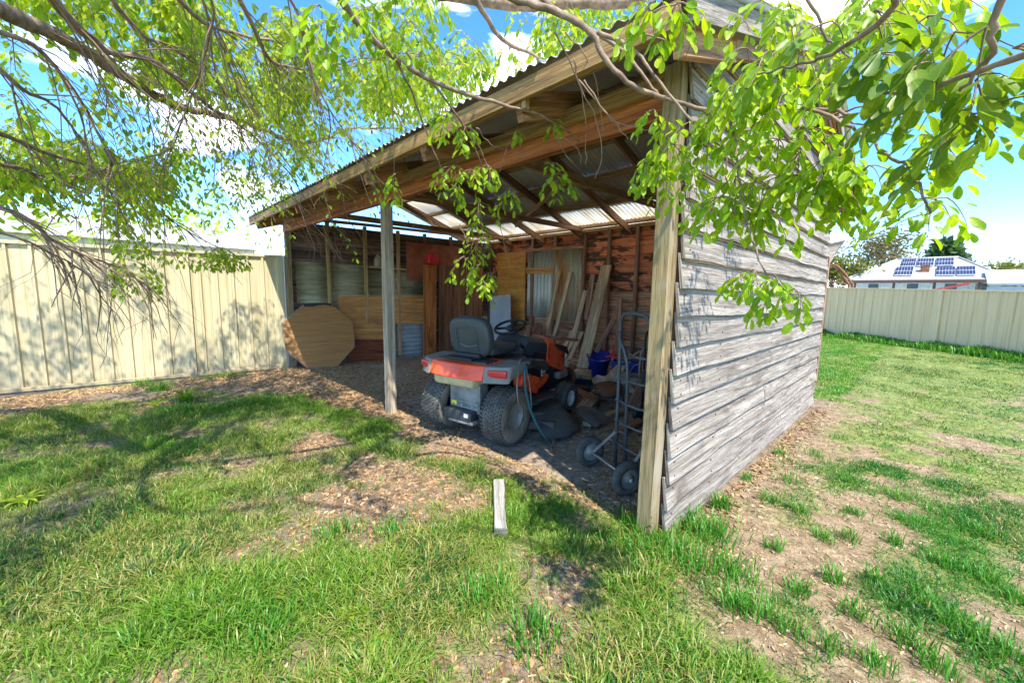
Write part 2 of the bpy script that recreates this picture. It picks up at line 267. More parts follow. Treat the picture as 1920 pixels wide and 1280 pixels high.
# ------------------------------------------------------------------ mesh builder
class MB:
    def __init__(s): s.v = []; s.f = []; s.uv = []; s.sm = []
    def add(s, vs, fs, uvs=None, smooth=False):
        o = len(s.v); s.v += [tuple(map(float, p)) for p in vs]
        for k, f in enumerate(fs):
            s.f.append([i + o for i in f]); s.sm.append(smooth)
            s.uv.append(uvs[k] if uvs else [(vs[i][0] + vs[i][1] * .37, vs[i][2]) for i in f])
        return s
    def bar(s, p, q, w, h, up=(0, 0, 1), ends=None, wob=0.0, seg=1, taper=1.0):
        """timber-like bar p->q, w across, h along up; u runs along its length"""
        p, q = Vector(p), Vector(q); d = q - p; L = d.length; d.normalize(); up = Vector(up)
        a = d.cross(up)
        if a.length < 1e-4: a = d.cross(Vector((1, 0, 0)))
        a.normalize(); b = a.cross(d).normalized()
        rings = []; bev = min(w, h) * 0.06
        prof = [(-w/2+bev, -h/2), (w/2-bev, -h/2), (w/2, -h/2+bev), (w/2, h/2-bev), (w/2-bev, h/2), (-w/2+bev, h/2), (-w/2, h/2-bev), (-w/2, -h/2+bev)]
        per = [0]; 
        for i in range(8):
            x0, y0 = prof[i]; x1, y1 = prof[(i + 1) % 8]; per.append(per[-1] + math.hypot(x1 - x0, y1 - y0))
        vs = []
        for k in range(seg + 1):
            t = k / seg; sc = 1 + (taper - 1) * t
            dx = rnd.uniform(-wob, wob) if 0 < k < seg else 0; dy = rnd.uniform(-wob, wob) if 0 < k < seg else 0
            for x, y in prof: vs.append(p + d * (L * t) + a * (x * sc + dx) + b * (y * sc + dy))
        fs, uv = [], []
        for k in range(seg):
            for i in range(8):
                j = (i + 1) % 8
                fs.append([k*8+i, k*8+j, (k+1)*8+j, (k+1)*8+i])
                u0, u1 = L * k / seg, L * (k + 1) / seg
                uv.append([(u0, per[i]), (u0, per[i+1]), (u1, per[i+1]), (u1, per[i])])
        fs.append(list(range(7, -1, -1))); uv.append([prof[i] for i in range(7, -1, -1)])
        fs.append([seg*8 + i for i in range(8)]); uv.append([prof[i] for i in range(8)])
        return s.add(vs, fs, uv)
    def box(s, c, sz, rz=0.0, rx=0.0, ry=0.0, bev=0.0):
        m = Matrix.Translation(Vector(c)) @ Matrix.Rotation(rz, 4, 'Z') @ Matrix.Rotation(ry, 4, 'Y') @ Matrix.Rotation(rx, 4, 'X')
        x, y, z = sz[0]/2, sz[1]/2, sz[2]/2
        if bev <= 0:
            vs = [m @ Vector((a*x, b_*y, c_*z)) for a in (-1, 1) for b_ in (-1, 1) for c_ in (-1, 1)]
            fs = [[0,1,3,2],[4,6,7,5],[0,4,5,1],[2,3,7,6],[0,2,6,4],[1,5,7,3]]
            return s.add(vs, fs)
        bm = bmesh.new(); bmesh.ops.create_cube(bm, size=1)
        bmesh.ops.scale(bm, vec=sz, verts=bm.verts); bmesh.ops.bevel(bm, geom=bm.edges[:], offset=bev, segments=3, profile=0.6, affect='EDGES')
        bm.transform(m); bm.verts.index_update()
        s.add([v.co for v in bm.verts], [[v.index for v in f.verts] for f in bm.faces], None, True); bm.free(); return s
    def tube(s, pts, rad, n=8, cap=True, closed=False):
        P = [Vector(p) for p in pts]; k = len(P)
        if not hasattr(rad, '__len__'): rad = [rad] * k
        vs, fs, uv = [], [], []; prev = None; L = 0; Ls = []
        for i in range(k):
            if closed: t = (P[(i+1) % k] - P[i-1])
            else: t = P[min(i+1, k-1)] - P[max(i-1, 0)]
            if t.length < 1e-9: t = Vector((0, 0, 1))
            t.normalize()
            if prev is None:
                a = t.cross(Vector((0, 0, 1)));
                if a.length < 0.1: a = t.cross(Vector((1, 0, 0)))
            else: a = prev - t * prev.dot(t)
            a.normalize(); prev = a; b = t.cross(a)
            if i: L += (P[i] - P[i-1]).length
            Ls.append(L)
            for j in range(n):
                th = 2*math.pi*j/n; vs.append(P[i] + (a*math.cos(th) + b*math.sin(th)) * rad[i])
        m_ = k if closed else k - 1
        for i in range(m_):
            i2 = (i+1) % k
            for j in range(n):
                j2 = (j+1) % n; fs.append([i*n+j, i*n+j2, i2*n+j2, i2*n+j])
                uv.append([(Ls[i], j/n*.1), (Ls[i], (j+1)/n*.1), (Ls[i2], (j+1)/n*.1), (Ls[i2], j/n*.1)])
        s.add(vs, fs, uv, True)
        if cap and not closed:
            o = len(s.v) - len(vs)
            s.f.append([o + j for j in range(n-1, -1, -1)]); s.uv.append([(0, 0)]*n); s.sm.append(False)
            s.f.append([o + (k-1)*n + j for j in range(n)]); s.uv.append([(0, 0)]*n); s.sm.append(False)
        return s
    def lathe(s, c, axis, prof, n=24, closed=False):
        """prof: (radius, along axis) pairs"""
        c = Vector(c); ax = Vector(axis).normalized(); a = ax.cross(Vector((0, 0, 1)))
        if a.length < 0.1: a = ax.cross(Vector((1, 0, 0)))
        a.normalize(); b = ax.cross(a); vs = []
        for r, h in prof:
            for j in range(n):
                th = 2*math.pi*j/n; vs.append(c + ax*h + (a*math.cos(th) + b*math.sin(th))*r)
        fs = []; k = len(prof)
        for i in range(k if closed else k-1):
            i2 = (i+1) % k
            for j in range(n): fs.append([i*n+j, i*n+(j+1) % n, i2*n+(j+1) % n, i2*n+j])
        if not closed:
            if prof[0][0] > 1e-4: fs.append([j for j in range(n-1, -1, -1)])
            if prof[-1][0] > 1e-4: fs.append([(k-1)*n+j for j in range(n)])
        return s.add(vs, fs, None, True)
    def slab(s, quad, t, nrm=None):
        """quad tl,tr,br,bl extruded by t along its normal (or nrm); u runs along the longer side"""
        q = [Vector(p) for p in quad]; n = Vector(nrm) if nrm is not None else (q[1]-q[0]).cross(q[3]-q[0])
        n.normalize(); w = (q[1]-q[0]).length; h = (q[3]-q[0]).length
        vs = q + [p + n*t for p in q]
        fr = [(0, 0), (w, 0), (w, h), (0, h)]
        if h > w: fr = [(b_, a) for a, b_ in fr]
        fs = [[0,1,2,3],[7,6,5,4],[0,4,5,1],[1,5,6,2],[2,6,7,3],[3,7,4,0]]
        uv = [fr, fr[::-1]] + [[(0,0),(0,t),(w,t),(w,0)]]*4
        return s.add(vs, fs, uv)
    def build(s, name, m, parent=None, local=False, kind=None, label=None, smooth=None):
        me = bpy.data.meshes.new(name); off = Vector((0, 0, 0))
        if parent is not None and not local: off = wloc(parent)
        me.from_pydata([tuple(Vector(v) - off) for v in s.v], [], s.f); me.update()
        ul = me.uv_layers.new(name='UVMap'); arr = [c for f in s.uv for p in f for c in (p[0], p[1])]
        ul.data.foreach_set('uv', arr)
        me.polygons.foreach_set('use_smooth', s.sm if smooth is None else [smooth]*len(s.f))
        if isinstance(m, str): m = M[m]
        me.materials.append(m)
        o = bpy.data.objects.new(name, me); COL.objects.link(o)
        if parent is not None: o.parent = parent
        if kind: o['kind'] = kind
        if label: o['label'] = label
        return o
def wloc(o):
    l = Vector((0, 0, 0))
    while o is not None: l = l + o.location; o = o.parent
    return l
def thing(name, label, cat, loc=(0, 0, 0), rz=0.0, group=None):
    o = bpy.data.objects.new(name, None); COL.objects.link(o); o.location = loc; o.rotation_euler = (0, 0, rz)
    o.empty_display_size = 0.1; o['label'] = label; o['category'] = cat
    if group: o['group'] = group
    return o
def tag(o, label, cat, group=None):
    o['label'] = label; o['category'] = cat
    if group: o['group'] = group
    return o
def single(name, mb, m, label, cat, group=None):
    """a one-mesh thing with its origin on its own base"""
    v = np.array(mb.v); c = v.mean(0); base = Vector((c[0], c[1], v[:, 2].min()))
    mb.v = [tuple(Vector(p) - base) for p in mb.v]
    o = mb.build(name, m); o.location = base
    return tag(o, label, cat, group)
def copy_tree(o, parent=None):
    c = o.copy(); COL.objects.link(c)
    if parent is not None: c.parent = parent
    for ch in list(o.children): copy_tree(ch, c)
    return c
# ================================================================== GROUND
def fbm(x, y, s, seed=0.0, o=4):
    return mnoise.fractal(Vector((x*s + seed, y*s - seed, seed*.37)), 1.0, 2.0, o)
from functools import lru_cache
PXD = {  # outlines (picture survey) of bare soil and of lush turf, laid onto the ground plane
 'bare': [[(0,742),(375,712),(540,688),(790,662),(1240,690),(1240,1010),(1200,985),(1100,960),(985,930),(930,905),(835,870),(800,850),(745,800),(640,775),(560,750),(470,735),(370,735),(250,745),(130,765),(0,790)],
          [(640,860),(700,845),(780,870),(840,905),(830,935),(740,925),(660,905)],
          [(560,925),(640,880),(760,935),(900,915),(905,960),(800,985),(700,1000),(600,975)],
          [(1010,1040),(1075,1035),(1090,1085),(1040,1100)],[(520,960),(600,965),(590,995),(530,990)],
          [(790,1160),(850,1150),(860,1215),(800,1225)],[(540,830),(620,805),(660,835),(560,860)]],
}
def to_ground(poly):
    return [tuple(gnd(x, y)[:2]) for x, y in poly]
POLY = [to_ground(p) for p in PXD['bare']]
def inpoly(x, y, P):
    c = False; j = len(P) - 1
    for i in range(len(P)):
        if (P[i][1] > y) != (P[j][1] > y) and x < (P[j][0]-P[i][0])*(y-P[i][1])/(P[j][1]-P[i][1]) + P[i][0]: c = not c
        j = i
    return c
def hgt(x, y):
    h = 0.018 * fbm(x, y, 0.7, 3.1) + 0.006 * fbm(x, y, 3.0, 9.0)
    if x > -0.8: h += 0.006 * fbm(x, y, 7.0, 1.0)
    return h - 0.008
def cover(x, y):
    """share of grass cover at a place, 0..1"""
    n = fbm(x, y, 1.1, 5.0); n2 = fbm(x, y, 3.2, 12.0)
    jx = x + 0.16 * fbm(x, y, 2.5, 21.0); jy = y + 0.16 * fbm(x, y, 2.5, 33.0)
    if any(inpoly(jx, jy, P) for P in POLY):
        return max(0.0, 0.05 + 0.45 * (n2 - 0.25)) if not (x < -1.0 and y > 2.2) else 0.0
    if -8.2 < x < -0.85 and 2.15 < y < 6.55: return 0.0
    if x < -7.9: return 0.15
    # lawn at the right of the shed: tufts on straw-coloured soil, closing up far away
    if y > 6.55 or (x > -0.85 + 0.12 * max(0, 2.3 - y) and y > 1.75 + 0.1*n):
        d = math.hypot(x, y)
        edge = 1.0 if y > 6.8 else min(1.0, max(0.0, (x + 0.72) / 0.45))
        base = 0.33 + 0.15 * max(0, d - 3.0)
        v = base + 1.15 * n2 + 0.55 * n
        return max(0.03, min(0.9, v)) * (0.15 + 0.85 * edge)
    v = 0.62 + 0.85 * n + 0.6 * n2
    return max(0.08, min(1.0, v))

def grid_axis(lo, hi, f0, f1, fine, coarse):
    a = [lo]
    while a[-1] < hi:
        x = a[-1]; d = 0 if f0 <= x <= f1 else min(abs(x - f0), abs(x - f1)); a.append(x + fine + (coarse - fine) * min(1, d / 12))
    return a
gx = grid_axis(-140, 140, -8.2, 3.5, 0.075, 9.0); gy = grid_axis(-60, 160, -1.2, 8.0, 0.075, 9.0)
nx, ny = len(gx), len(gy); cov = []
vs = []
for y in gy:
    for x in gx:
        near = -12 < x < 12 and -6 < y < 26
        c = cover(x, y) if near else 0.6
        cov.append(c); vs.append((x, y, hgt(x, y) + (0.012 * c if near else 0)))
fs = [(j*nx+i, j*nx+i+1, (j+1)*nx+i+1, (j+1)*nx+i) for j in range(ny-1) for i in range(nx-1)]
me = bpy.data.meshes.new('ground'); me.from_pydata(vs, [], fs); me.polygons.foreach_set('use_smooth', [True]*len(fs))
at = me.attributes.new('cover', 'FLOAT', 'POINT'); at.data.foreach_set('value', cov)
m, nt, b = mat('soil', 0.95)
def gco(s): return coords(nt, 'obj', (s, s, s), False)[0]
a1 = N(nt, 'ShaderNodeAttribute', attribute_name='cover')
n1 = noise(nt, gco(1.6), 1, 6, 0.65); n2 = noise(nt, gco(14), 1, 7, 0.7, 0.6); n3 = noise(nt, gco(70), 1, 4, 0.7, 1.0); n4 = noise(nt, gco(0.55), 1, 4, 0.6)
dirt = ramp(nt, n2, [(0.34, (0.105, 0.075, 0.05)), (0.5, (0.22, 0.165, 0.115)), (0.66, (0.34, 0.27, 0.195))]).outputs[0]
sand = ramp(nt, n2, [(0.34, (0.16, 0.105, 0.055)), (0.5, (0.31, 0.22, 0.125)), (0.66, (0.44, 0.335, 0.205))]).outputs[0]
tcg = N(nt, 'ShaderNodeTexCoord'); sg = N(nt, 'ShaderNodeSeparateXYZ'); nt.links.new(tcg.outputs['Object'], sg.inputs[0])
mr = N(nt, 'ShaderNodeMapRange'); mr.inputs['From Min'].default_value = -1.3; mr.inputs['From Max'].default_value = -0.5; nt.links.new(sg.outputs['X'], mr.inputs['Value'])
base = mix(nt, dirt, sand, mr.outputs[0])
base = mix(nt, base, sand, ramp(nt, n4, [(0.52, (0, 0, 0)), (0.7, (0.7, 0.7, 0.7))]).outputs[0])
green = ramp(nt, n2, [(0.3, (0.06, 0.10, 0.02)), (0.5, (0.16, 0.23, 0.035)), (0.7, (0.38, 0.40, 0.09))]).outputs[0]
cf = ramp(nt, a1.outputs['Fac'], [(0.15, (0, 0, 0)), (0.75, (0.9, 0.9, 0.9))]).outputs[0]
mry = N(nt, 'ShaderNodeMapRange'); mry.inputs['From Min'].default_value = 1.6; mry.inputs['From Max'].default_value = 3.0; nt.links.new(sg.outputs['Y'], mry.inputs['Value'])
mrx = N(nt, 'ShaderNodeMapRange'); mrx.inputs['From Min'].default_value = -0.9; mrx.inputs['From Max'].default_value = -1.3; nt.links.new(sg.outputs['X'], mrx.inputs['Value'])
fl = N(nt, 'ShaderNodeMath', operation='MULTIPLY'); nt.links.new(mry.outputs[0], fl.inputs[0]); nt.links.new(mrx.outputs[0], fl.inputs[1])
dust_fill_light = ramp(nt, n2, [(0.34, (0.24, 0.17, 0.12)), (0.5, (0.42, 0.32, 0.24)), (0.66, (0.55, 0.44, 0.35))]).outputs[0]  # dusty shed floor, coloured lighter to make up for the shade inside
base = mix(nt, base, dust_fill_light, fl.outputs[0])
base = mix(nt, base, green, cf)
base = mix(nt, base, ramp(nt, n3, [(0.36, (0.45, 0.42, 0.4)), (0.5, (1, 1, 1)), (0.68, (1.3, 1.28, 1.2))]).outputs[0], 0.8, 'MULTIPLY')
nt.links.new(base, b.inputs['Base Color'])
ad = N(nt, 'ShaderNodeMath', operation='ADD'); nt.links.new(n2, ad.inputs[0]); nt.links.new(n3, ad.inputs[1]); bump(nt, b, ad.outputs[0], 0.9, 0.02)
me.materials.append(m); ground = bpy.data.objects.new('ground', me); COL.objects.link(ground); ground['kind'] = 'structure'

# ================================================================== SHED
EAVE_Y, EAVE_Z, RIDGE_Y, PITCH, BACK_Y = 1.60, 2.535, 4.10, 0.335, 6.62
def roof_z(y): return EAVE_Z + PITCH * (y - EAVE_Y) if y <= RIDGE_Y else EAVE_Z + PITCH * (RIDGE_Y - EAVE_Y) - PITCH * (y - RIDGE_Y)
shed = thing('timber_shed', 'open fronted timber shed with grey weatherboard side and corrugated gable roof', 'shed', (-4.3, 4.2, 0))
# walls' planes
LA, LB = Vector((-7.75, 2.12, 0)), Vector((-7.45, 6.5, 0))
BA, BB = Vector((-7.45, 6.5, 0)), Vector((-0.95, 6.3, 0))
def on_wall(px, py, A, B, off=0.0):
    d = (B - A).normalized(); n = Vector((d.y, -d.x, 0)); r = Vector(ray(px, py)); c = Vector(CAM)
    t = ((A + n * off) - c).dot(n) / r.dot(n); return c + r * t
def L(px, py, off=0.0): return on_wall(px, py, LA, LB, off)
def B_(px, py, off=0.0): return on_wall(px, py, BA, BB, off)
LN = Vector((LB - LA).normalized().yx.to_3d()); LN = Vector(((LB-LA).normalized().y, -(LB-LA).normalized().x, 0))
BN = Vector(((BB-BA).normalized().y, -(BB-BA).normalized().x, 0))

# posts
MB().bar((-0.985, 2.055, -0.05), (-0.975, 2.06, 2.50), 0.09, 0.092, up=(0, 1, 0), seg=14, wob=0.0022).build('post', 'post_pale', shed, label='pale greenish front corner post')
MB().bar((-4.17, 2.145, -0.05), (-4.18, 2.14, 2.345), 0.1, 0.1, up=(0, 1, 0), seg=10, wob=0.001).build('post', 'post_grey', shed)
MB().bar((-7.74, 2.13, -0.05), (-7.74, 2.13, 2.345), 0.07, 0.09, up=(0, 1, 0), seg=6, wob=0.002).build('post', 'post_pale', shed)
# front beam, battens, fascia
MB().bar((-7.86, 2.13, 2.42), (-1.03, 2.13, 2.365), 0.06, 0.145, seg=10, wob=0.002).build('beam', 'beam_red', shed)
MB().bar((-7.86, 2.072, 2.50), (-4.2, 2.07, 2.475), 0.045, 0.075, seg=6, wob=0.003).build('batten', 'fascia', shed)
MB().bar((-4.19, 2.07, 2.475), (-0.93, 2.07, 2.455), 0.045, 0.085, seg=6, wob=0.003).build('batten', 'fascia', shed)
for a, c_ in ((-8.03, -6.05), (-6.045, -3.55), (-3.545, -0.78)):
    MB().bar((a, 1.655, 2.474), (c_, 1.655, 2.474), 0.03, 0.10, seg=5, wob=0.0015).build('fascia_board', 'fascia', shed)
rafx = [-0.80, -1.7, -2.7, -3.68, -4.69, -5.7, -6.7, -7.72]
for k, x in enumerate(rafx):
    m_ = 'rafter'
    MB().bar((x, 1.675, roof_z(1.675) - 0.152), (x, 2.26, roof_z(2.26) - 0.152), 0.045, 0.15, seg=2).build('rafter_tail', 'tail', shed)
    MB().bar((x, 2.265, roof_z(2.265) - 0.145), (x, RIDGE_Y - 0.01, roof_z(RIDGE_Y) - 0.148), 0.045, 0.12, seg=4, wob=0.004).build('rafter', m_, shed)
    MB().bar((x + 0.002, RIDGE_Y + 0.01, roof_z(RIDGE_Y) - 0.148), (x, BACK_Y - 0.06, roof_z(BACK_Y - 0.06) - 0.13), 0.05, 0.105, seg=4, wob=0.004).build('rafter', m_, shed)
    if k in (2, 4, 6): MB().bar((x + 0.05, 2.165, 2.54), (x + 0.06, 6.30, 2.58), 0.04, 0.085, seg=5, wob=0.004).build('ceiling_tie', 'rafter_pale' if k == 2 else 'rafter', shed)
    # end blocks seen under the fascia
    if 0 < k < 7: MB().bar((x + 0.05, 1.68, 2.385), (x + 0.05, 1.68, 2.5), 0.03, 0.035, up=(0, 1, 0)).build('cleat', 'fascia', shed)
MB().bar((-8.0, RIDGE_Y, roof_z(RIDGE_Y) - 0.08), (-0.76, RIDGE_Y, roof_z(RIDGE_Y) - 0.08), 0.018, 0.13, seg=3).build('ridge_board', 'rafter', shed)
for y in (1.9, 2.8, 3.6, 4.4, 5.0, 5.62, 6.25):
    MB().bar((-8.0, y, roof_z(y) - 0.04), (-0.78, y, roof_z(y) - 0.04), 0.05, 0.07, up=(0, PITCH if y > RIDGE_Y else -PITCH, 1), seg=6, wob=0.002).build('purlin', 'rafter_pale', shed)
for k, (xa, ya, xb, yb) in enumerate([(-7.7, 5.0, -5.7, 3.0), (-5.7, 5.6, -3.68, 4.6), (-3.7, 4.8, -2.2, 5.7)]):
    MB().bar((xa, ya, roof_z(ya) - 0.2), (xb, yb, roof_z(yb) - 0.25), 0.03, 0.07, seg=3).build('brace', 'rafter_pale', shed)
# walls' top plates and back fascia
MB().bar((LA.x + .03, LA.y + 0.06, 2.60), (LB.x + .03, LB.y - 0.06, 2.66), 0.08, 0.05, seg=6, wob=0.003).build('top_plate', 'rafter', shed)
MB().bar((BA.x + .05, BA.y - .03, 2.56), (BB.x, BB.y - .03, 2.53), 0.07, 0.06, seg=8, wob=0.003).build('top_plate', 'rafter_pale', shed)
MB().bar((-0.955, 2.18, 2.56), (-0.955, 6.24, 2.54), 0.045, 0.08, seg=3).build('top_plate', 'rafter', shed)
MB().bar((-8.03, BACK_Y - .02, 2.50), (-0.76, BACK_Y - .02, 2.50), 0.025, 0.1, seg=4).build('fascia_board', 'fascia', shed)
# rake boards at the right gable, made of the same grey board as the wall
def rake(y0, y1, name='barge_board', m_='board_grey', x=-0.735, hh=0.12, dz=-0.065, t=0.028):
    MB().bar((x, y0, roof_z(y0) + dz), (x, y1, roof_z(y1) + dz), t, hh, seg=6, wob=0.002).build(name, m_, shed)
rake(1.63, RIDGE_Y - 0.003); rake(RIDGE_Y + 0.003, BACK_Y)
rake(1.70, RIDGE_Y - .003, 'rake_batten', 'fascia', -0.765, 0.05, -0.10, 0.024); rake(RIDGE_Y + .003, BACK_Y - .04, 'rake_batten', 'beam_red', -0.765, 0.09, -0.09, 0.024)
for y in (4.5, 4.95, 5.4, 5.85, 6.3, 2.0, 2.6, 3.2, 3.8):
    MB().bar((-0.88, y, roof_z(y) - 0.11), (-0.78, y, roof_z(y) - 0.11), 0.04, 0.07, up=(0, 0, 1)).build('lookout', 'rafter_pale', shed)
rake(1.66, RIDGE_Y - .003, 'barge_board', 'board_grey', -8.045); rake(RIDGE_Y + .003, BACK_Y, 'barge_board', 'board_grey', -8.045)

def corr(origin, du, dv, w, h, nrm, pitch=0.076, amp=0.009, t=0.0012, across=True, rows=2, per=8, ragged=0.0, warp=0.004):
    """corrugated sheet: waves run along du (crests parallel to dv)"""
    mb = MB(); O = Vector(origin); du = Vector(du).normalized(); dv = Vector(dv).normalized(); n = Vector(nrm).normalized()
    k = max(2, int(round(w / pitch * per))); vs = []; sd_ = rnd.random() * 50
    for side in (0, 1):
        for r_ in range(rows + 1):
            for i in range(k + 1):
                u = w * i / k; v = h * r_ / rows + (ragged * mnoise.noise(Vector((u*9, r_, sd_))) if r_ in (0, rows) else 0)
                o = amp * math.sin(2*math.pi*u/pitch) + warp * mnoise.noise(Vector((u*2, v*2, sd_))) + side * t
                vs.append(O + du*u + dv*v + n*o)
    fs, uv = [], []; st = (k+1)*(rows+1)
    def q(a, b_, c_, d_, uvs): fs.append([a, b_, c_, d_]); uv.append(uvs)
    for r_ in range(rows):
        for i in range(k):
            a = r_*(k+1)+i; w_ = [(w*i/k, h*r_/rows), (w*(i+1)/k, h*r_/rows), (w*(i+1)/k, h*(r_+1)/rows), (w*i/k, h*(r_+1)/rows)]
            q(a, a+1, a+k+2, a+k+1, w_); q(st+a+k+1, st+a+k+2, st+a+1, st+a, w_[::-1])
    for i in range(k):
        for r_ in (0, rows):
            a = r_*(k+1)+i; q(a, a+1, st+a+1, st+a, [(0, 0)]*4)
    for r_ in range(rows):
        for i in (0, k):
            a = r_*(k+1)+i; q(a, a+k+1, st+a+k+1, st+a, [(0, 0)]*4)
    return mb.add(vs, fs, uv, True)
# roof sheets
SW = 0.8175
sl = Vector((0, 1, PITCH)).normalized(); sb = Vector((0, 1, -PITCH)).normalized()
nf = Vector((0, -PITCH, 1)).normalized(); nb = Vector((0, PITCH, 1)).normalized()
for k in range(9):
    x0 = -8.07 + k * SW
    dzz = 0.012 + 0.0025 * (k % 2)
    corr((x0, EAVE_Y + 0.03 + rnd.uniform(-.01, .01), roof_z(EAVE_Y + 0.03) + dzz - .008), (1, 0, 0), sl, SW + 0.03, 2.62, nf, rows=3).build('roof_sheet', 'roof_steel', shed)
    corr((x0, RIDGE_Y, roof_z(RIDGE_Y) + dzz), (1, 0, 0), sb, SW + 0.03, 1.02 + rnd.uniform(-.02, .02), nb, rows=2).build('roof_sheet', 'roof_steel' if k > 0 else 'clear_sheet', shed)
    corr((x0, RIDGE_Y + .9, roof_z(RIDGE_Y + .9) + dzz - 0.014), (1, 0, 0), sb, SW + 0.03, .84 + rnd.uniform(-.03, .03), nb, rows=2).build('roof_sheet', 'roof_steel' if k > 0 else 'clear_sheet', shed)
    corr((x0, RIDGE_Y + 1.58, roof_z(RIDGE_Y + 1.58) + dzz - 0.028), (1, 0, 0), sb, SW + 0.03, 1.08, nb, rows=2).build('clear_roof_sheet', 'clear_sheet', shed, label='translucent cream roof sheet')
cap = MB()
for s_ in (1, -1):
    pass
cap.tube([(-8.09, RIDGE_Y, roof_z(RIDGE_Y) + 0.025), (-0.7, RIDGE_Y, roof_z(RIDGE_Y) + 0.025)], 0.035, 8).build('ridge_cap', 'roof_steel', shed)

# weatherboards
def wboard(p0, p1, zb, h, out, thick=0.02, lean=0.022, m_='board_grey', seg=22, wave=0.006, top_fn=None, name='weatherboard'):
    """board along p0->p1, its bottom edge standing proud along 'out', wavy sawn edge"""
    p0, p1 = Vector(p0), Vector(p1); d = (p1-p0); Ln = d.length; d.normalize(); out = Vector(out).normalized()
    sd_ = rnd.random()*90; vs, fs, uv = [], [], []; v0 = rnd.random()*3
    for k in range(seg+1):
        t = k/seg; c = p0 + d*(Ln*t)
        wv = wave*mnoise.noise(Vector((Ln*t*1.6, sd_, 0)))*2 + wave*0.8*mnoise.noise(Vector((Ln*t*6, sd_, 4)))
        bl = 0.007*mnoise.noise(Vector((Ln*t*1.1, sd_, 9)))
        zt = zb + h
        if top_fn: zt = min(zt, top_fn(c.y)); 
        zlo = min(zb + wv, zt - 0.004)
        prof = [(lean+bl, zlo), (lean+bl+thick, zlo), (thick*0.55 + lean*.25*(1-(zt-zb)/h), zt), (0.0, zt)]
        for o_, z in prof: vs.append(c + out*o_ + Vector((0, 0, z)))
    for k in range(seg):
        a = 4*k; u0, u1 = Ln*k/seg, Ln*(k+1)/seg
        for i, (va, vb) in enumerate(((0, .02), (.02, .02+h), (.2, .22), (.22, .22+h))):
            j = (i+1) % 4; fs.append([a+i, a+4+i, a+4+j, a+j]); uv.append([(u0, v0+va), (u1, v0+va), (u1, v0+vb), (u0, v0+vb)])
    fs.append([0, 1, 2, 3]); uv.append([(0, 0), (0, .02), (.2, .02), (.2, 0)]); e = 4*seg
    fs.append([e+3, e+2, e+1, e]); uv.append([(0, 0), (0, .02), (.2, .02), (.2, 0)])
    mb = MB().add(vs, fs, uv); return mb
def side_top(y): return roof_z(y) - 0.03
z = 0.035; i = 0
while z < 3.28:
    h = 0.155 + rnd.uniform(-0.006, 0.006)
    y0, y1 = 2.09, 6.30
    if z > 2.42:
        dz = (z - EAVE_Z + 0.05)/PITCH; y0 = max(y0, EAVE_Y + dz + 0.02); y1 = min(y1, 2*RIDGE_Y - EAVE_Y - dz - 0.02)
    if y1 - y0 < 0.3: break
    y0 += rnd.uniform(-0.012, 0.016); y1 += rnd.uniform(-0.02, 0.02)
    if i in (3, 7, 12): # boards made of two lengths
        ys = rnd.uniform(3.8, 4.8)
        wboard((-0.93, y0, 0), (-0.93, ys-.002, 0), z, h+0.03, (1, 0, 0), top_fn=side_top).build('weatherboard', 'board_grey', shed)
        wboard((-0.93, ys+.002, 0), (-0.93, y1, 0), z, h+0.03, (1, 0, 0), top_fn=side_top).build('weatherboard', 'board_grey', shed)
    else: wboard((-0.93, y0, 0), (-0.93, y1, 0), z, h+0.03, (1, 0, 0), top_fn=side_top, wave=0.008).build('weatherboard', 'board_grey', shed)
    # raw batten edge showing under each board
    MB().bar((-0.905, y0+.015, z-0.004), (-0.905, y1-.02, z-0.004), 0.010, 0.012, seg=4, wob=0.003).build('drip_edge', 'board_edge', shed) if i > 9 else None
    z += h; i += 1
for y in (2.16, 2.75, 3.35, 3.95, 4.55, 5.15, 5.75, 6.22):
    MB().bar((-0.968, y, -0.03), (-0.968, y, 2.5), 0.045, 0.07, up=(1, 0, 0)).build('stud', 'stud', shed)
    if abs(y - RIDGE_Y) < 1.9 and y < 6: MB().bar((-0.955, y + .05, 2.6), (-0.955, y + .05, roof_z(y + .05) - 0.06), 0.04, 0.045, up=(1, 0, 0)).build('stud', 'stud', shed)
MB().bar((-0.975, 2.16, 0.03), (-0.975, 6.25, 0.03), 0.05, 0.075).build('bottom_plate', 'stud', shed)
# left wall cladding (boards outside, open gable above the plate)
z = -0.02; i = 0
while z < 2.5:
    h = 0.158; a = LA - LN*0.015; c_ = LB - LN*0.015
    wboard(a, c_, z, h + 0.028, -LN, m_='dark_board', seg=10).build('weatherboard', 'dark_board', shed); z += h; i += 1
# back wall cladding
MB().bar((-7.40, 6.44, -.03), (-7.40, 6.44, 2.6), .09, .09, up=(0, 1, 0)).build('post', 'stud', shed)
z = -0.02
while z < 2.46:
    h = 0.16; a = BA - BN*0.015; c_ = BB - BN*0.015
    wboard(a, c_, z, h + 0.026, -BN, seg=10).build('weatherboard', 'peel' if z > 1.35 else 'peel_low', shed); z += h
    # a lip of the next board showing inside
    MB().bar(a + BN*0.004 + Vector((0, 0, z - 0.004)), c_ + BN*0.004 + Vector((0, 0, z - .004)), 0.012, 0.014, seg=8, wob=.003).build('board_lip', 'peel', shed)
def stud_px(xt, yt, yb, plane, w, m_='stud', dep=0.07, z0=None, z1=None, off=0.04):
    p = (L if plane == 'L' else B_)(xt, yt, off); n = LN if plane == 'L' else BN
    zt = p.z if z1 is None else z1; zb = (L if plane == 'L' else B_)(xt, yb, off).z if z0 is None else z0
    MB().bar((p.x, p.y, zb), (p.x, p.y, zt), w, dep, up=n, seg=3, wob=.002).build('stud', m_, shed)
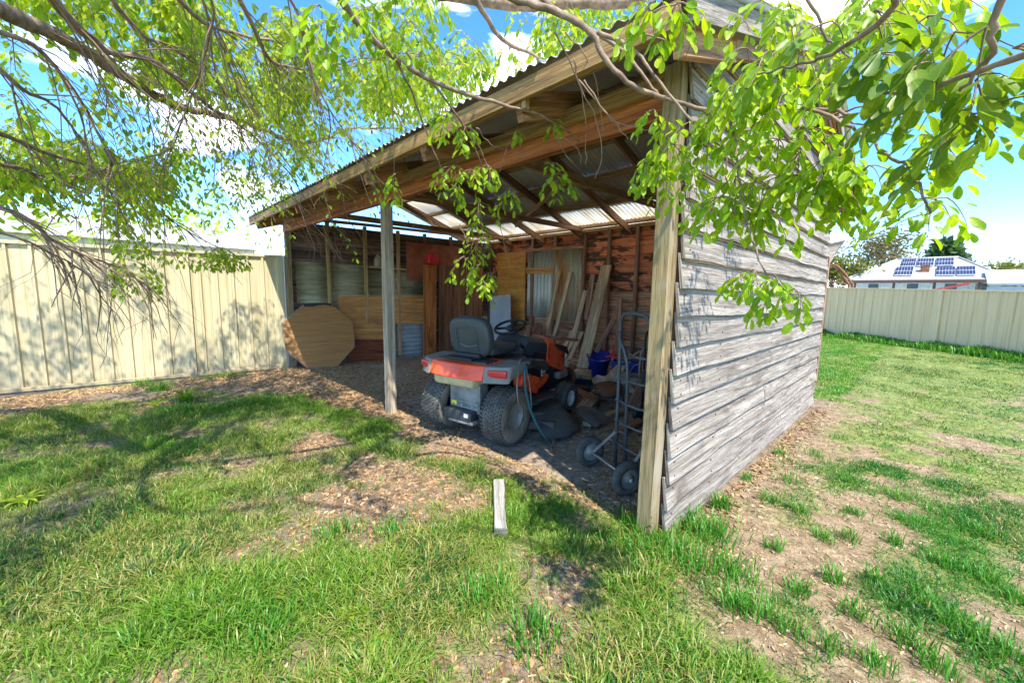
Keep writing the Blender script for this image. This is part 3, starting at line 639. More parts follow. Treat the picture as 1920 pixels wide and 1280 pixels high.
for x_, m_ in ((614, 'stud_pale'), (684, 'stud_pale'), (746, 'rafter_pale'), (796, 'rafter'), (845, 'rafter'), (893, 'rafter')):
    stud_px(x_, 450, 600, 'L', 0.06, m_, z0=0.05 if x_ > 700 else (0.75 if x_ == 684 else 0.5), z1=2.58)
for x_ in (955, 1000, 1042, 1097, 1143, 1196, 1232):
    stud_px(x_, 460, 600, 'B', 0.055, 'stud', z0=0.05, z1=2.53, off=0.045)
# noggings
a, b2 = L(690, 500, .03), L(790, 506, .03); MB().bar((a.x, a.y, a.z), (b2.x, b2.y, a.z - .02), 0.09, 0.035).build('nogging', 'stud_pale', shed)
a, b2 = B_(985, 470, .085), B_(1094, 463, .085); MB().bar(a, b2, 0.03, 0.06).build('nogging', 'rafter', shed)
a, b2 = B_(1088, 418 + 40, .09), B_(1240, 452, .09)
# quad panels fixed to the walls: px corners tl,tr,br,bl
def wallquad(name, pl, q, off, t, m_, label=None):
    f = L if pl == 'L' else B_; n = LN if pl == 'L' else BN
    MB().slab([f(x, y, off) for x, y in q], t, n).build(name, m_, shed, label=label)
def wallcorr(name, pl, x0, x1, y0, y1, off, m_, horiz, label=None, pitch=0.076):
    f = L if pl == 'L' else B_; n = LN if pl == 'L' else BN
    tl, tr, bl = f(x0, y0, off), f(x1, y0, off), f(x0, y1, off); d = (tr - tl); d.z = 0; w = d.length; h = tl.z - bl.z
    if horiz: corr(tl, (0, 0, -1), d, h, w, n, rows=3, ragged=.01, pitch=.09, amp=.014).build(name, m_, shed, label=label)
    else: corr(tl, d, (0, 0, -1), w, h, n, rows=3, ragged=.012, pitch=.10, amp=.017).build(name, m_, shed, label=label)
wallcorr('iron_sheet', 'L', 553, 611, 489, 568, 0.03, 'green_iron', True)
wallcorr('iron_sheet', 'L', 619, 683, 494, 600, 0.035, 'green_iron', True)
wallcorr('iron_sheet', 'L', 688, 795, 506, 575, 0.03, 'green_iron', True)
wallcorr('iron_sheet', 'L', 741, 798, 606, 671, 0.03, 'blue_iron', True, 'blue grey corrugated offcut')
wallquad('plywood_panel', 'L', [(633, 553), (722, 553), (722, 636), (640, 636)], 0.055, 0.012, 'ply')
wallquad('plywood_panel', 'L', [(722.5, 553), (793, 554), (793, 607), (722.5, 607)], 0.06, 0.012, 'ply')
wallquad('base_board', 'L', [(650, 636), (722, 635), (722, 676), (650, 676)], 0.05, 0.015, 'dark_red', 'dark varnished board')
wallquad('hardboard_panel', 'L', [(762, 453), (861, 463), (861, 530), (762, 525)], 0.085, 0.008, 'brown_red', 'reddish brown hardboard sheet')
for a, b2, dz in ((822, 848, 0), (848.6, 873, 2), (873.6, 905, 4)):
    wallquad('wide_board', 'L', [(a, 497+dz), (b2, 498+dz), (b2, 655), (a, 662)], 0.10, 0.02, 'wide_dark')
wallquad('door_panel', 'B', [(934, 475), (986, 471), (985, 540), (934, 541)], 0.09, 0.02, 'ply_orange', 'bright orange upper board')
wallquad('door_panel', 'B', [(934, 541.6), (985, 540.6), (985, 606), (934, 610)], 0.088, 0.02, 'ply_orange', 'bright orange lower board')
wallcorr('iron_sheet', 'B', 990, 1038, 474, 592, 0.062, 'grey_iron', False, 'grey corrugated wall sheet')
wallcorr('iron_sheet', 'B', 1041, 1091, 470, 600, 0.07, 'rust_iron', False, 'corrugated wall sheet rusting at its foot')
wallquad('batten', 'B', [(987, 502), (1039, 502), (1039, 513), (987, 513)], 0.10, 0.025, 'ply')
wallquad('loose_cleat', 'B', [(1236, 415), (1262, 405), (1262, 455), (1246, 470)], 1.9, 0.03, 'post_pale')

# nail heads down the stud lines of the side wall
nl_ = MB()
for y in (2.17, 2.76, 3.36, 3.96, 4.56, 5.16, 5.76, 6.2):
    for k in range(16):
        for dz in (.035, .11):
            zz = .035 + .155*k + dz; x_ = -0.93 + .0245 + .018*(1 - dz/.155)
            c = Vector((x_, y + rnd.uniform(-.012, .012), zz)); nl_.lathe(c, (1, 0, 0.1), [(.0045, -.004), (.005, .0015), (0, .002)], 6)
nl_.build('nails', 'rust', shed, kind='stuff')
# ================================================================== FENCES
def fence(name, P, label, m_, rib, hts, bays, post_w=0.09, capm=None):
    """steel sheet fence along polyline P (two points) with rib sheets, posts, top and bottom rail"""
    A, Bq = Vector(P[0]), Vector(P[1]); d = (Bq-A); Ln = d.length; d.normalize(); n = Vector((d.y, -d.x, 0))
    if n.dot(Vector((0, 0, 0)) - A) < 0: n = -n
    root = thing(name, label, 'fence', tuple((A+Bq)/2))
    def top(s): return hts[0] + (hts[1]-hts[0])*s/Ln
    for (s0, s1) in bays:
        ns = max(1, int(round((s1-s0)/(rib*4)))); w = (s1-s0)/ns
        for q in range(ns):
            a0 = s0 + q*w; vs, fs, uv = [], [], []; prof = []
            k = max(1, int(round(w/rib))); rw = w/k
            for j in range(k):
                x0 = a0 + j*rw
                prof += [(x0, 0), (x0+rw*.30, 0), (x0+rw*.345, .004), (x0+rw*.39, 0), (x0+rw*.66, 0), (x0+rw*.72, .03), (x0+rw*.84, .03), (x0+rw*.90, 0)]
            prof.append((a0+w-.002, 0)); sd_ = rnd.random()*20
            rows = 4
            for r_ in range(rows+1):
                for s, o_ in prof:
                    zt = top(s)-.02; zz = 0.02 + (zt-.02)*r_/rows
                    vs.append(A + d*s + n*(o_ + .003*mnoise.noise(Vector((s*2, zz*2, sd_)))) + Vector((0, 0, zz)))
            m2 = len(prof)
            for r_ in range(rows):
                for j in range(m2-1): fs.append([r_*m2+j, r_*m2+j+1, (r_+1)*m2+j+1, (r_+1)*m2+j])
            o2 = len(vs)
            for v in list(vs): vs.append(Vector(v) - n*.0015)
            fs += [[o2 + i for i in f[::-1]] for f in fs]
            MB().add(vs, fs).build('fence_sheet', m_, root)
        c0, c1 = A + d*s0 + n*.012, A + d*s1 + n*.012
        MB().bar(c0 + Vector((0, 0, top(s0)-.018)), c1 + Vector((0, 0, top(s1)-.018)), 0.055, 0.04).build('top_rail', m_, root)
        MB().bar(c0 + Vector((0, 0, .035)), c1 + Vector((0, 0, .035)), 0.05, 0.05).build('bottom_rail', m_, root)
    ps = sorted(set([b_[0] for b_ in bays] + [b_[1] for b_ in bays]))
    for s in ps:
        c = A + d*s + n*.012
        MB().bar(c + Vector((0, 0, -.05)), c + Vector((0, 0, top(s)+.004)), post_w, 0.062, up=n).build('fence_post', m_, root)
    return root
fence('steel_fence', [(-8.62, -7.0, 0), (-7.74, 2.02, 0)], 'cream steel sheet fence left of the shed, streaked and dented with a few rust spots', 'fence', 0.198, (1.88, 1.94),
      [(0.0, 2.6), (2.6, 5.25), (5.25, 7.78), (7.78, 9.04)])
fp = MB().bar((-7.80, 2.10, -.05), (-7.80, 2.10, 1.95), 0.06, 0.06, up=(0, 1, 0))
single('galvanised_post', fp, 'grey_post_metal', 'bare grey galvanised steel post between the cream fence and the shed corner', 'post')
fence('steel_fence', [(-8.6, 23.9, 0), (5.0, 12.35, 0)], 'long beige steel sheet fence across the back of the lawn, right of the shed', 'fence_far', 0.30, (2.0, 1.50),
      [(0.0, 3.9), (3.9, 7.78), (7.78, 11.6), (11.6, 14.9), (14.9, 17.84)], post_w=0.14)

# ================================================================== HOUSES BEYOND THE FENCES
def quad_obj(name, q, t, m_, par): return MB().slab(q, t).build(name, m_, par)
hs = thing('neighbour_house', 'white hip roofed house with solar panels behind the right fence', 'house', (-1, 42, 0))
# facing the lens side on: eave line, ridge line behind it
HD = Vector((*ray(1740, 530)[:2], 0)).normalized(); HRt = Vector((HD.y, -HD.x, 0))
def on_plane(px, py, dist):
    r = Vector(ray(px, py)); return Vector(CAM) + r*(dist/r.dot(HD))
E0, E1 = on_plane(1588, 530, 38), on_plane(1884, 530, 38); E0.z = E1.z = 2.75
G0, G1 = on_plane(1683, 485, 42.2), on_plane(1797, 485, 42.2); HW = (E1-E0).length; RZ = (G0.z+G1.z)/2
def hp(s, t, z): p = E0 + HRt*s*HW + HD*t; return (p.x, p.y, z - 2.6 + 2.75 if z < 2.7 and z > 2.5 else z)
hipL, hipR = ((G0-E0).dot(HRt)/HW, 4.2), ((G1-E0).dot(HRt)/HW, 4.2)
rf = [hp(-.01, 0, 2.6), hp(1.01, 0, 2.6), hp(*hipR, RZ), hp(*hipL, RZ)]
def roof_face(name, pts, m_='pale_roof'):
    n = (Vector(pts[1])-Vector(pts[0])).cross(Vector(pts[2])-Vector(pts[0])).normalized()
    if n.z < 0: n = -n
    k = len(pts); vs = [Vector(p) for p in pts] + [Vector(p) - n*.08 for p in pts]
    fs = [list(range(k)), list(range(2*k-1, k-1, -1))] + [[i, (i+1) % k, k+(i+1) % k, k+i] for i in range(k)]
    return MB().add(vs, fs).build(name, m_, hs)
roof_face('roof', rf)
roof_face('roof_hip', [hp(-.02, 0, 2.6), hp(*hipL, RZ), hp(-.02, 8.4, 2.6)]); roof_face('roof_hip', [hp(1.02, 0, 2.6), hp(1.02, 8.4, 2.6), hp(*hipR, RZ)])
roof_face('roof', [hp(-.02, 8.4, 2.6), hp(*hipL, RZ), hp(*hipR, RZ), hp(1.02, 8.4, 2.6)])
MB().tube([hp(*hipL, RZ+.03), hp(*hipR, RZ+.03)], .09, 6).build('ridge_cap', 'pale_roof', hs)
MB().tube([hp(*hipL, RZ+.03), hp(-.02, 0, 2.63)], .06, 6).build('hip_cap', 'pale_roof', hs); MB().tube([hp(*hipR, RZ+.03), hp(1.02, 0, 2.63)], .06, 6).build('hip_cap', 'pale_roof', hs)
for (s0, s1, t0, t1) in ((.02, .98, .6, 7.8),):
    q = [hp(s0, t0, 0), hp(s1, t0, 0), hp(s1, t1, 0), hp(s0, t1, 0)]
    for i in range(4):
        a, c = q[i], q[(i+1) % 4]; MB().bar((a[0], a[1], 1.29), (c[0], c[1], 1.29), .12, 2.58).build('wall', 'wall_white', hs)
for s0 in (.15, .42, .66, .84):
    a, c = hp(s0, .5, 2.0), hp(s0+.09, .5, 2.0); f_ = MB().bar(a, c, .06, 1.0).build('window', 'white', hs)
    a, c = hp(s0+.008, .455, 2.0), hp(s0+.082, .455, 2.0); MB().bar(a, c, .03, .9).build('pane', 'window', f_)
def on_roof(s, t): return hp(s, t, 2.75 + (RZ-2.75)*t/4.2)
rn = Vector(on_roof(1, 0)) - Vector(on_roof(0, 0)); rn = rn.cross(Vector(on_roof(0, 1)) - Vector(on_roof(0, 0))).normalized()
if rn.z < 0: rn = -rn
def solar(s0, s1, t0, t1):
    q = [Vector(on_roof(s0, t1))+rn*.06, Vector(on_roof(s1, t1))+rn*.06, Vector(on_roof(s1, t0))+rn*.06, Vector(on_roof(s0, t0))+rn*.06]
    fr = MB().slab(q, .05, rn).build('solar_panel', 'silver', hs)
    for a in range(6):
        for b_ in range(2):
            def ip(u, v): return q[0]*(1-u)*(1-v) + q[1]*u*(1-v) + q[2]*u*v + q[3]*(1-u)*v + rn*.055
            u0, u1, v0, v1 = a/6+.012, (a+1)/6-.012, b_/2+.03, (b_+1)/2-.03
            MB().slab([ip(u0, v0), ip(u1, v0), ip(u1, v1), ip(u0, v1)], .012, rn).build('cell', 'solar', fr)
def sx(px, t): return (on_plane(px, 500, 38+t)-E0).dot(HRt)/HW
for x0, x1, t0, t1 in ((1690,1716,2.35,3.95),(1719,1750,2.35,3.95),(1754,1787,2.35,3.95),(1680,1713,.5,2.15),(1757,1792,.4,2.05),(1795,1830,.4,2.05)):
    solar(sx((x0), (t0+t1)/2), sx((x1), (t0+t1)/2), t0, t1)
MB().box(hp(.53, 1.5, 3.45), (.45, .45, .55)).build('chimney', 'rust', hs)
# flat verandah roof in front of that house
vr = thing('verandah', 'dark edged low verandah roof with a red bracket above the right fence', 'verandah', (-2, 33, 0))
va, vb = gnd(1597, 532, 0), None
def atd(x, y, D): return tuple(pt(x, y, D))
pa, pb = on_plane(1598, 533, 33), on_plane(1846, 533, 33)
pa.z = pb.z = 2.42
vn = Vector((-(pb-pa).y, (pb-pa).x, 0)).normalized()
if vn.y < 0: vn = -vn
MB().bar(pa, pb, .12, .16).build('fascia', 'brown_trim', vr)
MB().slab([pa + vn*.06 + Vector((0, 0, .09)), pb + vn*.06 + Vector((0, 0, .09)), pb + vn*2.6 + Vector((0, 0, .25)), pa + vn*2.6 + Vector((0, 0, .25))], .04, (0, 0, 1)).build('roof_sheet', 'pale_roof', vr)
for t in (.02, .35, .66, .97):
    c = pa.lerp(pb, t) + vn*.1; MB().bar((c.x, c.y, -.02), (c.x, c.y, 2.5), .12, .12, up=(0, 1, 0)).build('post', 'brown_trim', vr)
c0, c1 = pa.lerp(pb, .66), pa.lerp(pb, .90)
MB().bar(c0 - vn*.05 + Vector((0, 0, -.5)), c1 - vn*.05 + Vector((0, 0, -.12)), .1, .12).build('bracket', 'red_trim', vr)
# second low roof to the right
h2 = thing('outbuilding', 'low pale blue roofed outbuilding at the right edge behind the fence', 'outbuilding', (5, 36, 0))
qa, qb = Vector(atd(1850, 541, 36)), Vector(atd(2010, 545, 36)); qa.z = qb.z = 2.3
MB().slab([qa, qb, qb + vn*3 + Vector((0, 0, .9)), qa + vn*3 + Vector((0, 0, .9))], .08, (0, 0, 1)).build('roof', 'pale_roof', h2)
MB().bar((qa.x, qa.y, 1.1), (qb.x, qb.y, 1.1), .12, 2.2).build('wall', 'blue_panel', h2); MB().bar(qa - vn*.1, qb - vn*.1, .1, .1).build('gutter', 'grey_post_metal', h2)
# house beyond the left fence
h3 = thing('neighbour_house', 'house with a long pale tiled roof half hidden by branches behind the left fence', 'house', (-20, 0, 0))
def lh(x, y, z): return Vector((x, y, z))
MB().slab([lh(-19, -6.5, 3.5), lh(-19, 2.6, 3.5), lh(-15.6, 3.6, 2.7), lh(-15.6, -12.0, 2.7)], .08, (0, 0, 1)).build('roof', 'pale_roof', h3)
MB().slab([lh(-19, -6.5, 3.5), lh(-19, 2.6, 3.5), lh(-22.4, 3.6, 2.7), lh(-22.4, -12.0, 2.7)], .08, (0, 0, 1)).build('roof', 'pale_roof', h3)
MB().add([lh(-19, 2.6, 3.58), lh(-15.6, 3.6, 2.78), lh(-22.4, 3.6, 2.78), lh(-19, 2.6, 3.50), lh(-15.6, 3.6, 2.70), lh(-22.4, 3.6, 2.70)], [[0,1,2],[5,4,3],[0,3,4,1],[1,4,5,2],[2,5,3,0]]).build('roof_hip', 'pale_roof', h3)
for a, c in (((-15.9, -11.7), (-15.9, 3.3)), ((-15.9, 3.3), (-22.1, 3.3)), ((-22.1, 3.3), (-22.1, -11.7))):
    MB().bar((a[0], a[1], 1.34), (c[0], c[1], 1.34), .12, 2.68).build('wall', 'wall_white', h3)
MB().bar((-15.55, -12, 2.68), (-15.55, 3.65, 2.68), .1, .1).build('gutter', 'white', h3)

# ================================================================== STUFF BEHIND THE SHED (right of its far corner)
def curve(p, q, bulge, k=9):
    p, q = Vector(p), Vector(q); return [p.lerp(q, i/k) + Vector(bulge)*math.sin(math.pi*i/k) for i in range(k+1)]
a, c = Vector(pt(1556, 490, 8.3)), Vector(pt(1584, 452, 8.3))
a2, c2 = Vector(pt(1549, 460, 8.3)), Vector(pt(1562, 450, 8.3))
lb = MB().slab([pt(1551, 458, 8.1), pt(1586, 450, 8.5), pt(1566, 478, 8.5), pt(1549, 505, 8.1)], 0.03)
pp = [pt(1553, 480, 8.2), pt(1553, 700, 8.2)]
root = thing('rain_hood', 'grey weathered board hood sticking out behind the far corner of the shed', 'hood', tuple(pt(1553, 480, 8.2)*np.array((1, 1, 0))))
lb.build('board', 'board_grey', root); g0 = pt(1552, 478, 8.2); MB().bar((g0[0], g0[1], 0), tuple(g0), .07, .07, up=(1, 0, 0)).build('post', 'stud', root)
root = thing('trellis_arm', 'bent rusty brown steel arms rising behind the fence beside the shed corner', 'frame', tuple(pt(1580, 530, 22)*np.array((1, 1, 0))))
for dx in (0, 7):
    pts_ = [pt(1554+dx, 496, 21.9), pt(1565+dx, 500, 21.9), pt(1578+dx, 514, 22), pt(1592+dx, 533, 22)]
    g0 = pts_[-1]; pts_.append(np.array((g0[0], g0[1], 0.0))); MB().tube(pts_, .045, 8).build('arm', 'rust', root)
MB().bar(pt(1556, 527, 22), pt(1602, 534, 22), .05, .06).build('cross_rail', 'rust', root)

# ================================================================== LEANING BOARDS, SHEETS, CLUTTER IN THE SHED
def octagon():
    c = Vector((-7.50, 2.52, 0.565)); n = Vector((0.96, -0.12, 0.2)).normalized(); a = n.cross(Vector((0, 0, 1))).normalized(); b_ = a.cross(n)
    if b_.z < 0: b_ = -b_
    rr = 0.605; vs = []
    jit = [rnd.uniform(-.02, .02) for _ in range(8)]
    for s in (0, .022):
        for k in range(8):
            th = math.pi/8 + k*math.pi/4; vs.append(c + (a*math.cos(th) + b_*math.sin(th))*(rr+jit[k]) + n*s)
    root = thing('octagonal_table_top', 'octagonal orange plywood table top leaning at the front left corner of the shed', 'table top', (c.x, c.y, 0))
    MB().add(vs, [list(range(7, -1, -1)), list(range(8, 16))] + [[k, (k+1) % 8, 8+(k+1) % 8, 8+k] for k in range(8)]).build('panel', 'ply_oct', root)
    k0, k1 = vs[8+1], vs[8+2]
    e = MB(); e.bar(k0 + n*-.012, k1 + n*-.012, .035, .05, seg=4, wob=.006); e.build('edge_strip', 'black', root)
    for k in (0, 3, 4, 5, 6, 7):
        MB().bar(vs[k] + n*-.004, vs[(k+1) % 8] + n*-.004, .02, .03, seg=2).build('edge_strip', 'concrete', root)
octagon()
def lean(name, top, bot, w, t, m_, label, cat='plank', group=None, face=(0, -1, 0), seg=8, wob=.004, taper=1.0):
    mb = MB().bar(bot, top, w, t, up=face, seg=seg, wob=wob, taper=taper)
    o = single(name, mb, m_, label, cat, group); return o
tp = L(806, 497, .22); tb = L(806, 670, .42)
lean('tall_plank', (tp.x, tp.y, tp.z), (tb.x, tb.y, 0.0), 0.29, 0.04, 'plank_red', 'wide orange red plank standing upright under the red fuel can', face=LN)
GP = 'loose planks leaning on the back wall'
def planks(xt, yt, offt, xb, yb, offb, w, t, m_, label, **k):
    a, c = B_(xt, yt, offt), B_(xb, yb, offb); lean('leaning_plank', a, c, w, t, m_, label, group=GP, face=BN + Vector((0.3, 0, 0)), **k)
planks(1048, 508, .15, 1022, 636, .5, .085, .035, 'plank_tan', 'leftmost thin tan plank leaning in front of the grey iron sheet')
planks(1070, 510, .15, 1036, 640, .55, .08, .035, 'plank_tan', 'second thin tan plank from the left, leaning before the rusting iron')
planks(1112, 514, .15, 1098, 600, .3, .09, .03, 'stud', 'short dark grey plank leaning behind the two widest tan planks')
planks(1098, 545, .22, 1058, 700, .8, .085, .04, 'plank_tan', 'narrow tan plank leaning just left of the widest one')
planks(1137, 498, .16, 1092, 690, .95, .19, .04, 'plank_tan', 'widest tan plank with a split reddish edge, tallest of the leaning ones', wob=.008)
planks(1162, 560, .2, 1158, 660, .5, .09, .05, 'stud', 'dark upright offcut standing to the right of the widest plank')
planks(1150, 600, .4, 1118, 660, .7, .08, .04, 'stud', 'short dark plank slanting behind the blue tub')
for k, (x, y) in enumerate(((1064, 632), (1072, 634), (1081, 636))):
    a, c = B_(x+10, y-14, .35+.03*k), B_(x-14, y+38, .8+.03*k)
    lean('fence_paling', a, c, .085, .02, 'plank_tan', ['first grey paling of the low bundle behind the mower bonnet, on its left', 'middle grey paling of the low bundle behind the mower bonnet', 'right grey paling of the low bundle behind the mower bonnet'][k], group='short grey palings', face=BN)
tb_ = L(940, 555, .35); bb_ = L(940, 652, .62)
wq = [B_(920, 556, .35), B_(958, 552, .35), B_(958, 650, .6), B_(920, 655, .6)]
o = single('sheet_panel', MB().slab(wq, .02, BN), 'blue_panel', 'blue grey flat sheet leaning in the back left corner', 'panel')
wq = [B_(905, 592, .42), B_(916, 592, .42), B_(916, 652, .62), B_(905, 652, .62)]
single('pale_batten', MB().slab(wq, .04, BN), 'post_pale', 'pale narrow batten standing between the dark boards and the blue grey sheet', 'batten')
# jerry can on the plank / nogging shelf
jc = tp + Vector((0.02, 0.05, 0.0)); shelf_z = tp.z + .015
root = thing('fuel_can', 'bright red plastic fuel can standing on top of the upright orange plank', 'fuel can', (jc.x, jc.y, shelf_z), math.atan2(LN.y, LN.x)+math.pi/2)
MB().box((0, 0, .105), (.245, .13, .20), bev=.025).build('body', 'red_can', root, local=True)
MB().tube([(-.06, 0, .2), (-.055, 0, .232), (.055, 0, .232), (.06, 0, .2)], .011, 8).build('handle', 'red_can', root, local=True)
MB().lathe((-.09, 0, .19), (0, 0, 1), [(.024, 0), (.024, .03), (.0, .03)], 12).build('cap', 'red_can', root, local=True)
for zz in (.07, .13): MB().bar((-.1, .064, zz), (.1, .064, zz), .008, .012).build('rib', 'red_can', root, local=True)
jg = L(709, 502, .07)
root = thing('plastic_jug', 'dusty grey plastic jug sitting on the ledge of the left wall', 'jug', (jg.x, jg.y, jg.z + .018))
MB().lathe((0, 0, 0), (0, 0, 1), [(.06, 0), (.075, .02), (.078, .13), (.06, .18), (.03, .21), (.026, .24), (.0, .24)], 20).build('body', 'jug', root, local=True)
MB().tube([(.04, 0, .20), (.075, 0, .20), (.085, 0, .15), (.074, 0, .10)], .009, 8).build('handle', 'jug', root, local=True)

# --- clutter, each piece on the ground where the survey puts it
def g(x, y, z=0.0): return Vector(gnd(x, y, z))
c = g(1112, 706); root = thing('blue_tub', 'shiny royal blue plastic tub tipped against the planks', 'tub', tuple(c))
mb = MB(); ax = Vector((.25, -.25, .9)).normalized()
mb.lathe((0, .1, .02), ax, [(.0, 0), (.15, 0), (.155, .02), (.19, .36), (.205, .37), (.205, .385), (.18, .38), (.145, .03), (0, .03)], 24); mb.build('body', 'drum_blue', root, local=True)
MB().tube([Vector((0, .1, .02)) + ax*.3 + Vector((-.19, -.02, 0)), Vector((-.05, -.14, .32)), Vector((.1, -.12, .28)), Vector((.2, .03, .3))], .006, 6).build('handle', 'white', root, local=True)
c = g(1150, 716); root = thing('blue_crate', 'dark blue plastic crate behind the hand truck', 'crate', tuple(c + Vector((0, .35, 0))), .4)
for s in (-1, 1):
    MB().box((0, s*.14, .17), (.42, .012, .26)).build('side', 'drum_blue', root, local=True); MB().box((s*.205, 0, .17), (.012, .27, .26)).build('side', 'drum_blue', root, local=True)
MB().box((0, 0, .035), (.42, .28, .02)).build('base', 'drum_blue', root, local=True)
c = g(1140, 712); root = thing('red_handle_tool', 'red three armed plastic handle lying on the blue crate', 'handle', tuple(c + Vector((0, .1, .36))))
for dx, dy, dz in ((0, .02, .17), (-.11, -.03, -.04), (.13, -.03, -.04)):
    MB().tube([(0, 0, .03), (dx*.5, dy*.5, .03 + dz*.45), (dx, dy, .03+dz)], [.022, .016, .02], 8).build('arm', 'red_can', root, local=True)
# post under it so that it rests on something
MB().tube([(0, 0, .03), (0, .02, -.36)], .014, 8).build('shaft', 'steel', root, local=True)
c = g(1072, 722)
root = thing('sack', 'crumpled dusty sack lying in front of the leaning planks', 'sack', tuple(c + Vector((.05, .1, 0))))
bm = bmesh.new(); bmesh.ops.create_icosphere(bm, subdivisions=3, radius=1)
def lump(sx, sy, sz, amp, sd_):
    bm = bmesh.new(); bmesh.ops.create_icosphere(bm, subdivisions=4, radius=1)
    for v in bm.verts:
        n_ = 1 + amp*(abs(mnoise.fractal(v.co*1.3 + Vector((sd_, 0, 0)), 1, 2, 3))*1.4 - .35) + .07*mnoise.noise(v.co*9); v.co = Vector((v.co.x*sx*n_, v.co.y*sy*n_, max(-.5, v.co.z)*sz*n_))
    bm.verts.index_update(); mb = MB().add([v.co + Vector((0, 0, sz*.5)) for v in bm.verts], [[v.index for v in f.verts] for f in bm.faces], None, True); bm.free(); return mb
lump(.30, .22, .15, .6, 3).build('body', 'sack', root, local=True)
c = g(1140, 760); root = thing('sack', 'torn pale sack in the clutter beside the hand truck frame', 'sack', tuple(c + Vector((-.1, .35, 0)))); lump(.24, .2, .22, .8, 8).build('body', 'sack', root, local=True)
c = g(1052, 725); root = thing('rusty_disc', 'round rust brown pot lying on its side at the front of the mower', 'pot', tuple(c + Vector((.05, -.05, 0))), .5)
MB().lathe((0, 0, .17), (.5, -.8, .1), [(0, 0), (.13, 0), (.16, .03), (.155, .16), (.13, .17), (.12, .16), (.125, .03), (0, .02)], 24).build('body', 'rust', root, local=True)
MB().tube([(-.09, 0, .0), (-.08, .0, .06), (.08, 0, .06), (.09, 0, 0)], .012, 6).build('stand', 'black', root, local=True)
for args in (((1092, 772), (1180, 700), .17, .035, 'plank_tan', 'broad tan board slanting across the clutter behind the hand truck', .03, .30),
             ((1100, 800), (1170, 772), .10, .045, 'plank_tan', 'tan plank lying flat on the chips left of the hand truck', .03, .03),
             ((1160, 812), (1215, 790), .12, .03, 'wide_dark', 'brown board lying flat between the hand truck wheels', .02, .05),
             ((1165, 848), (1225, 862), .06, .03, 'wide_dark', 'narrow brown slat on the ground behind the hand truck toe', .02, .03),
             ((1180, 770), (1225, 735), .2, .03, 'rafter', 'dark brown board propped behind the hand truck', .02, .5)):
    (x0, y0), (x1, y1), w, t, m_, lab, z0, z1 = args
    a, c = g(x0, y0), g(x1, y1); a.z = z0; c.z = z1
    single('scrap_board', MB().bar(a, c, w, t, seg=5, wob=.004), m_, lab, 'board', 'scrap boards on the shed floor')
c = g(1080, 790); root = thing('black_ramp_mat', 'black rubber mat curled beside the mower front wheel', 'mat', tuple(c))
vs = []; k = 10
for i in range(k+1):
    t = i/k
    for j in range(5):
        vs.append((-.25+.55*t, -.16 + .32*j/4 + .1*t, .03 + .12*math.sin(t*3.0)**2 + .015*math.sin(j*2+t*6)))
o2 = len(vs); vs += [(x, y, z-.008) for x, y, z in vs]
fs = [[i*5+j, (i+1)*5+j, (i+1)*5+j+1, i*5+j+1] for i in range(k) for j in range(4)]; fs += [[o2+q for q in f[::-1]] for f in fs]
MB().add(vs, fs, None, True).build('sheet', 'deck', root, local=True)
c = g(1130, 765); root = thing('wire_hoop_seat', 'black tubular hoop with a brown seat board in the clutter', 'stool', tuple(c + Vector((0, .1, 0))), .3)
MB().tube([(.2*math.cos(a), .2*math.sin(a), .22 + .05*math.sin(a)) for a in np.linspace(0, 2*math.pi, 18)[:-1]], .011, 8, closed=True).build('hoop', 'black', root, local=True)
MB().lathe((0, 0, .2), (0.1, -.35, 1), [(.0, 0), (.17, 0), (.17, .025), (0, .03)], 20).build('seat', 'rust', root, local=True)
for a in (0.4, 2.4, 4.4): MB().tube([(.18*math.cos(a), .18*math.sin(a), .21), (.2*math.cos(a), .2*math.sin(a), 0)], .009, 6).build('leg', 'black', root, local=True)
c = g(1195, 745); root = thing('grey_bucket', 'dull grey bucket standing behind the hand truck uprights', 'bucket', tuple(c))
MB().lathe((0, 0, 0), (0, 0, 1), [(0, 0), (.12, 0), (.155, .3), (.163, .305), (.15, .3), (.115, .02), (0, .02)], 24).build('body', 'concrete', root, local=True)
MB().tube([(-.155, 0, .29), (-.1, .05, .42), (0, .07, .46), (.1, .05, .42), (.155, 0, .29)], .005, 6).build('handle', 'steel', root, local=True)
# rusty frame bench against the back wall
c = Vector((-5.15, 5.55, 0)); root = thing('rusty_bench_frame', 'rusty steel bench frame with a round back plate behind the mower', 'frame', tuple(c), .1)
for x in (-.35, .5):
    MB().tube([(x, 0, 0), (x, .02, .55), (x*.9, .2, .7)], .018, 8).build('leg', 'rust', root, local=True)
MB().tube([(-.45, 0, .42), (-.4, -.05, .57), (-.3, -.06, .60), (1.0, 0, .585)], .022, 8).build('top_rail', 'rust', root, local=True)
MB().tube([(-.35, 0, .25), (.6, 0, .22)], .015, 8).build('stretcher', 'rust', root, local=True)
MB().lathe((-.05, .22, .66), (0, -1, .1), [(0, 0), (.15, 0), (.15, .012), (0, .015)], 24).build('back_plate', 'rust', root, local=True)
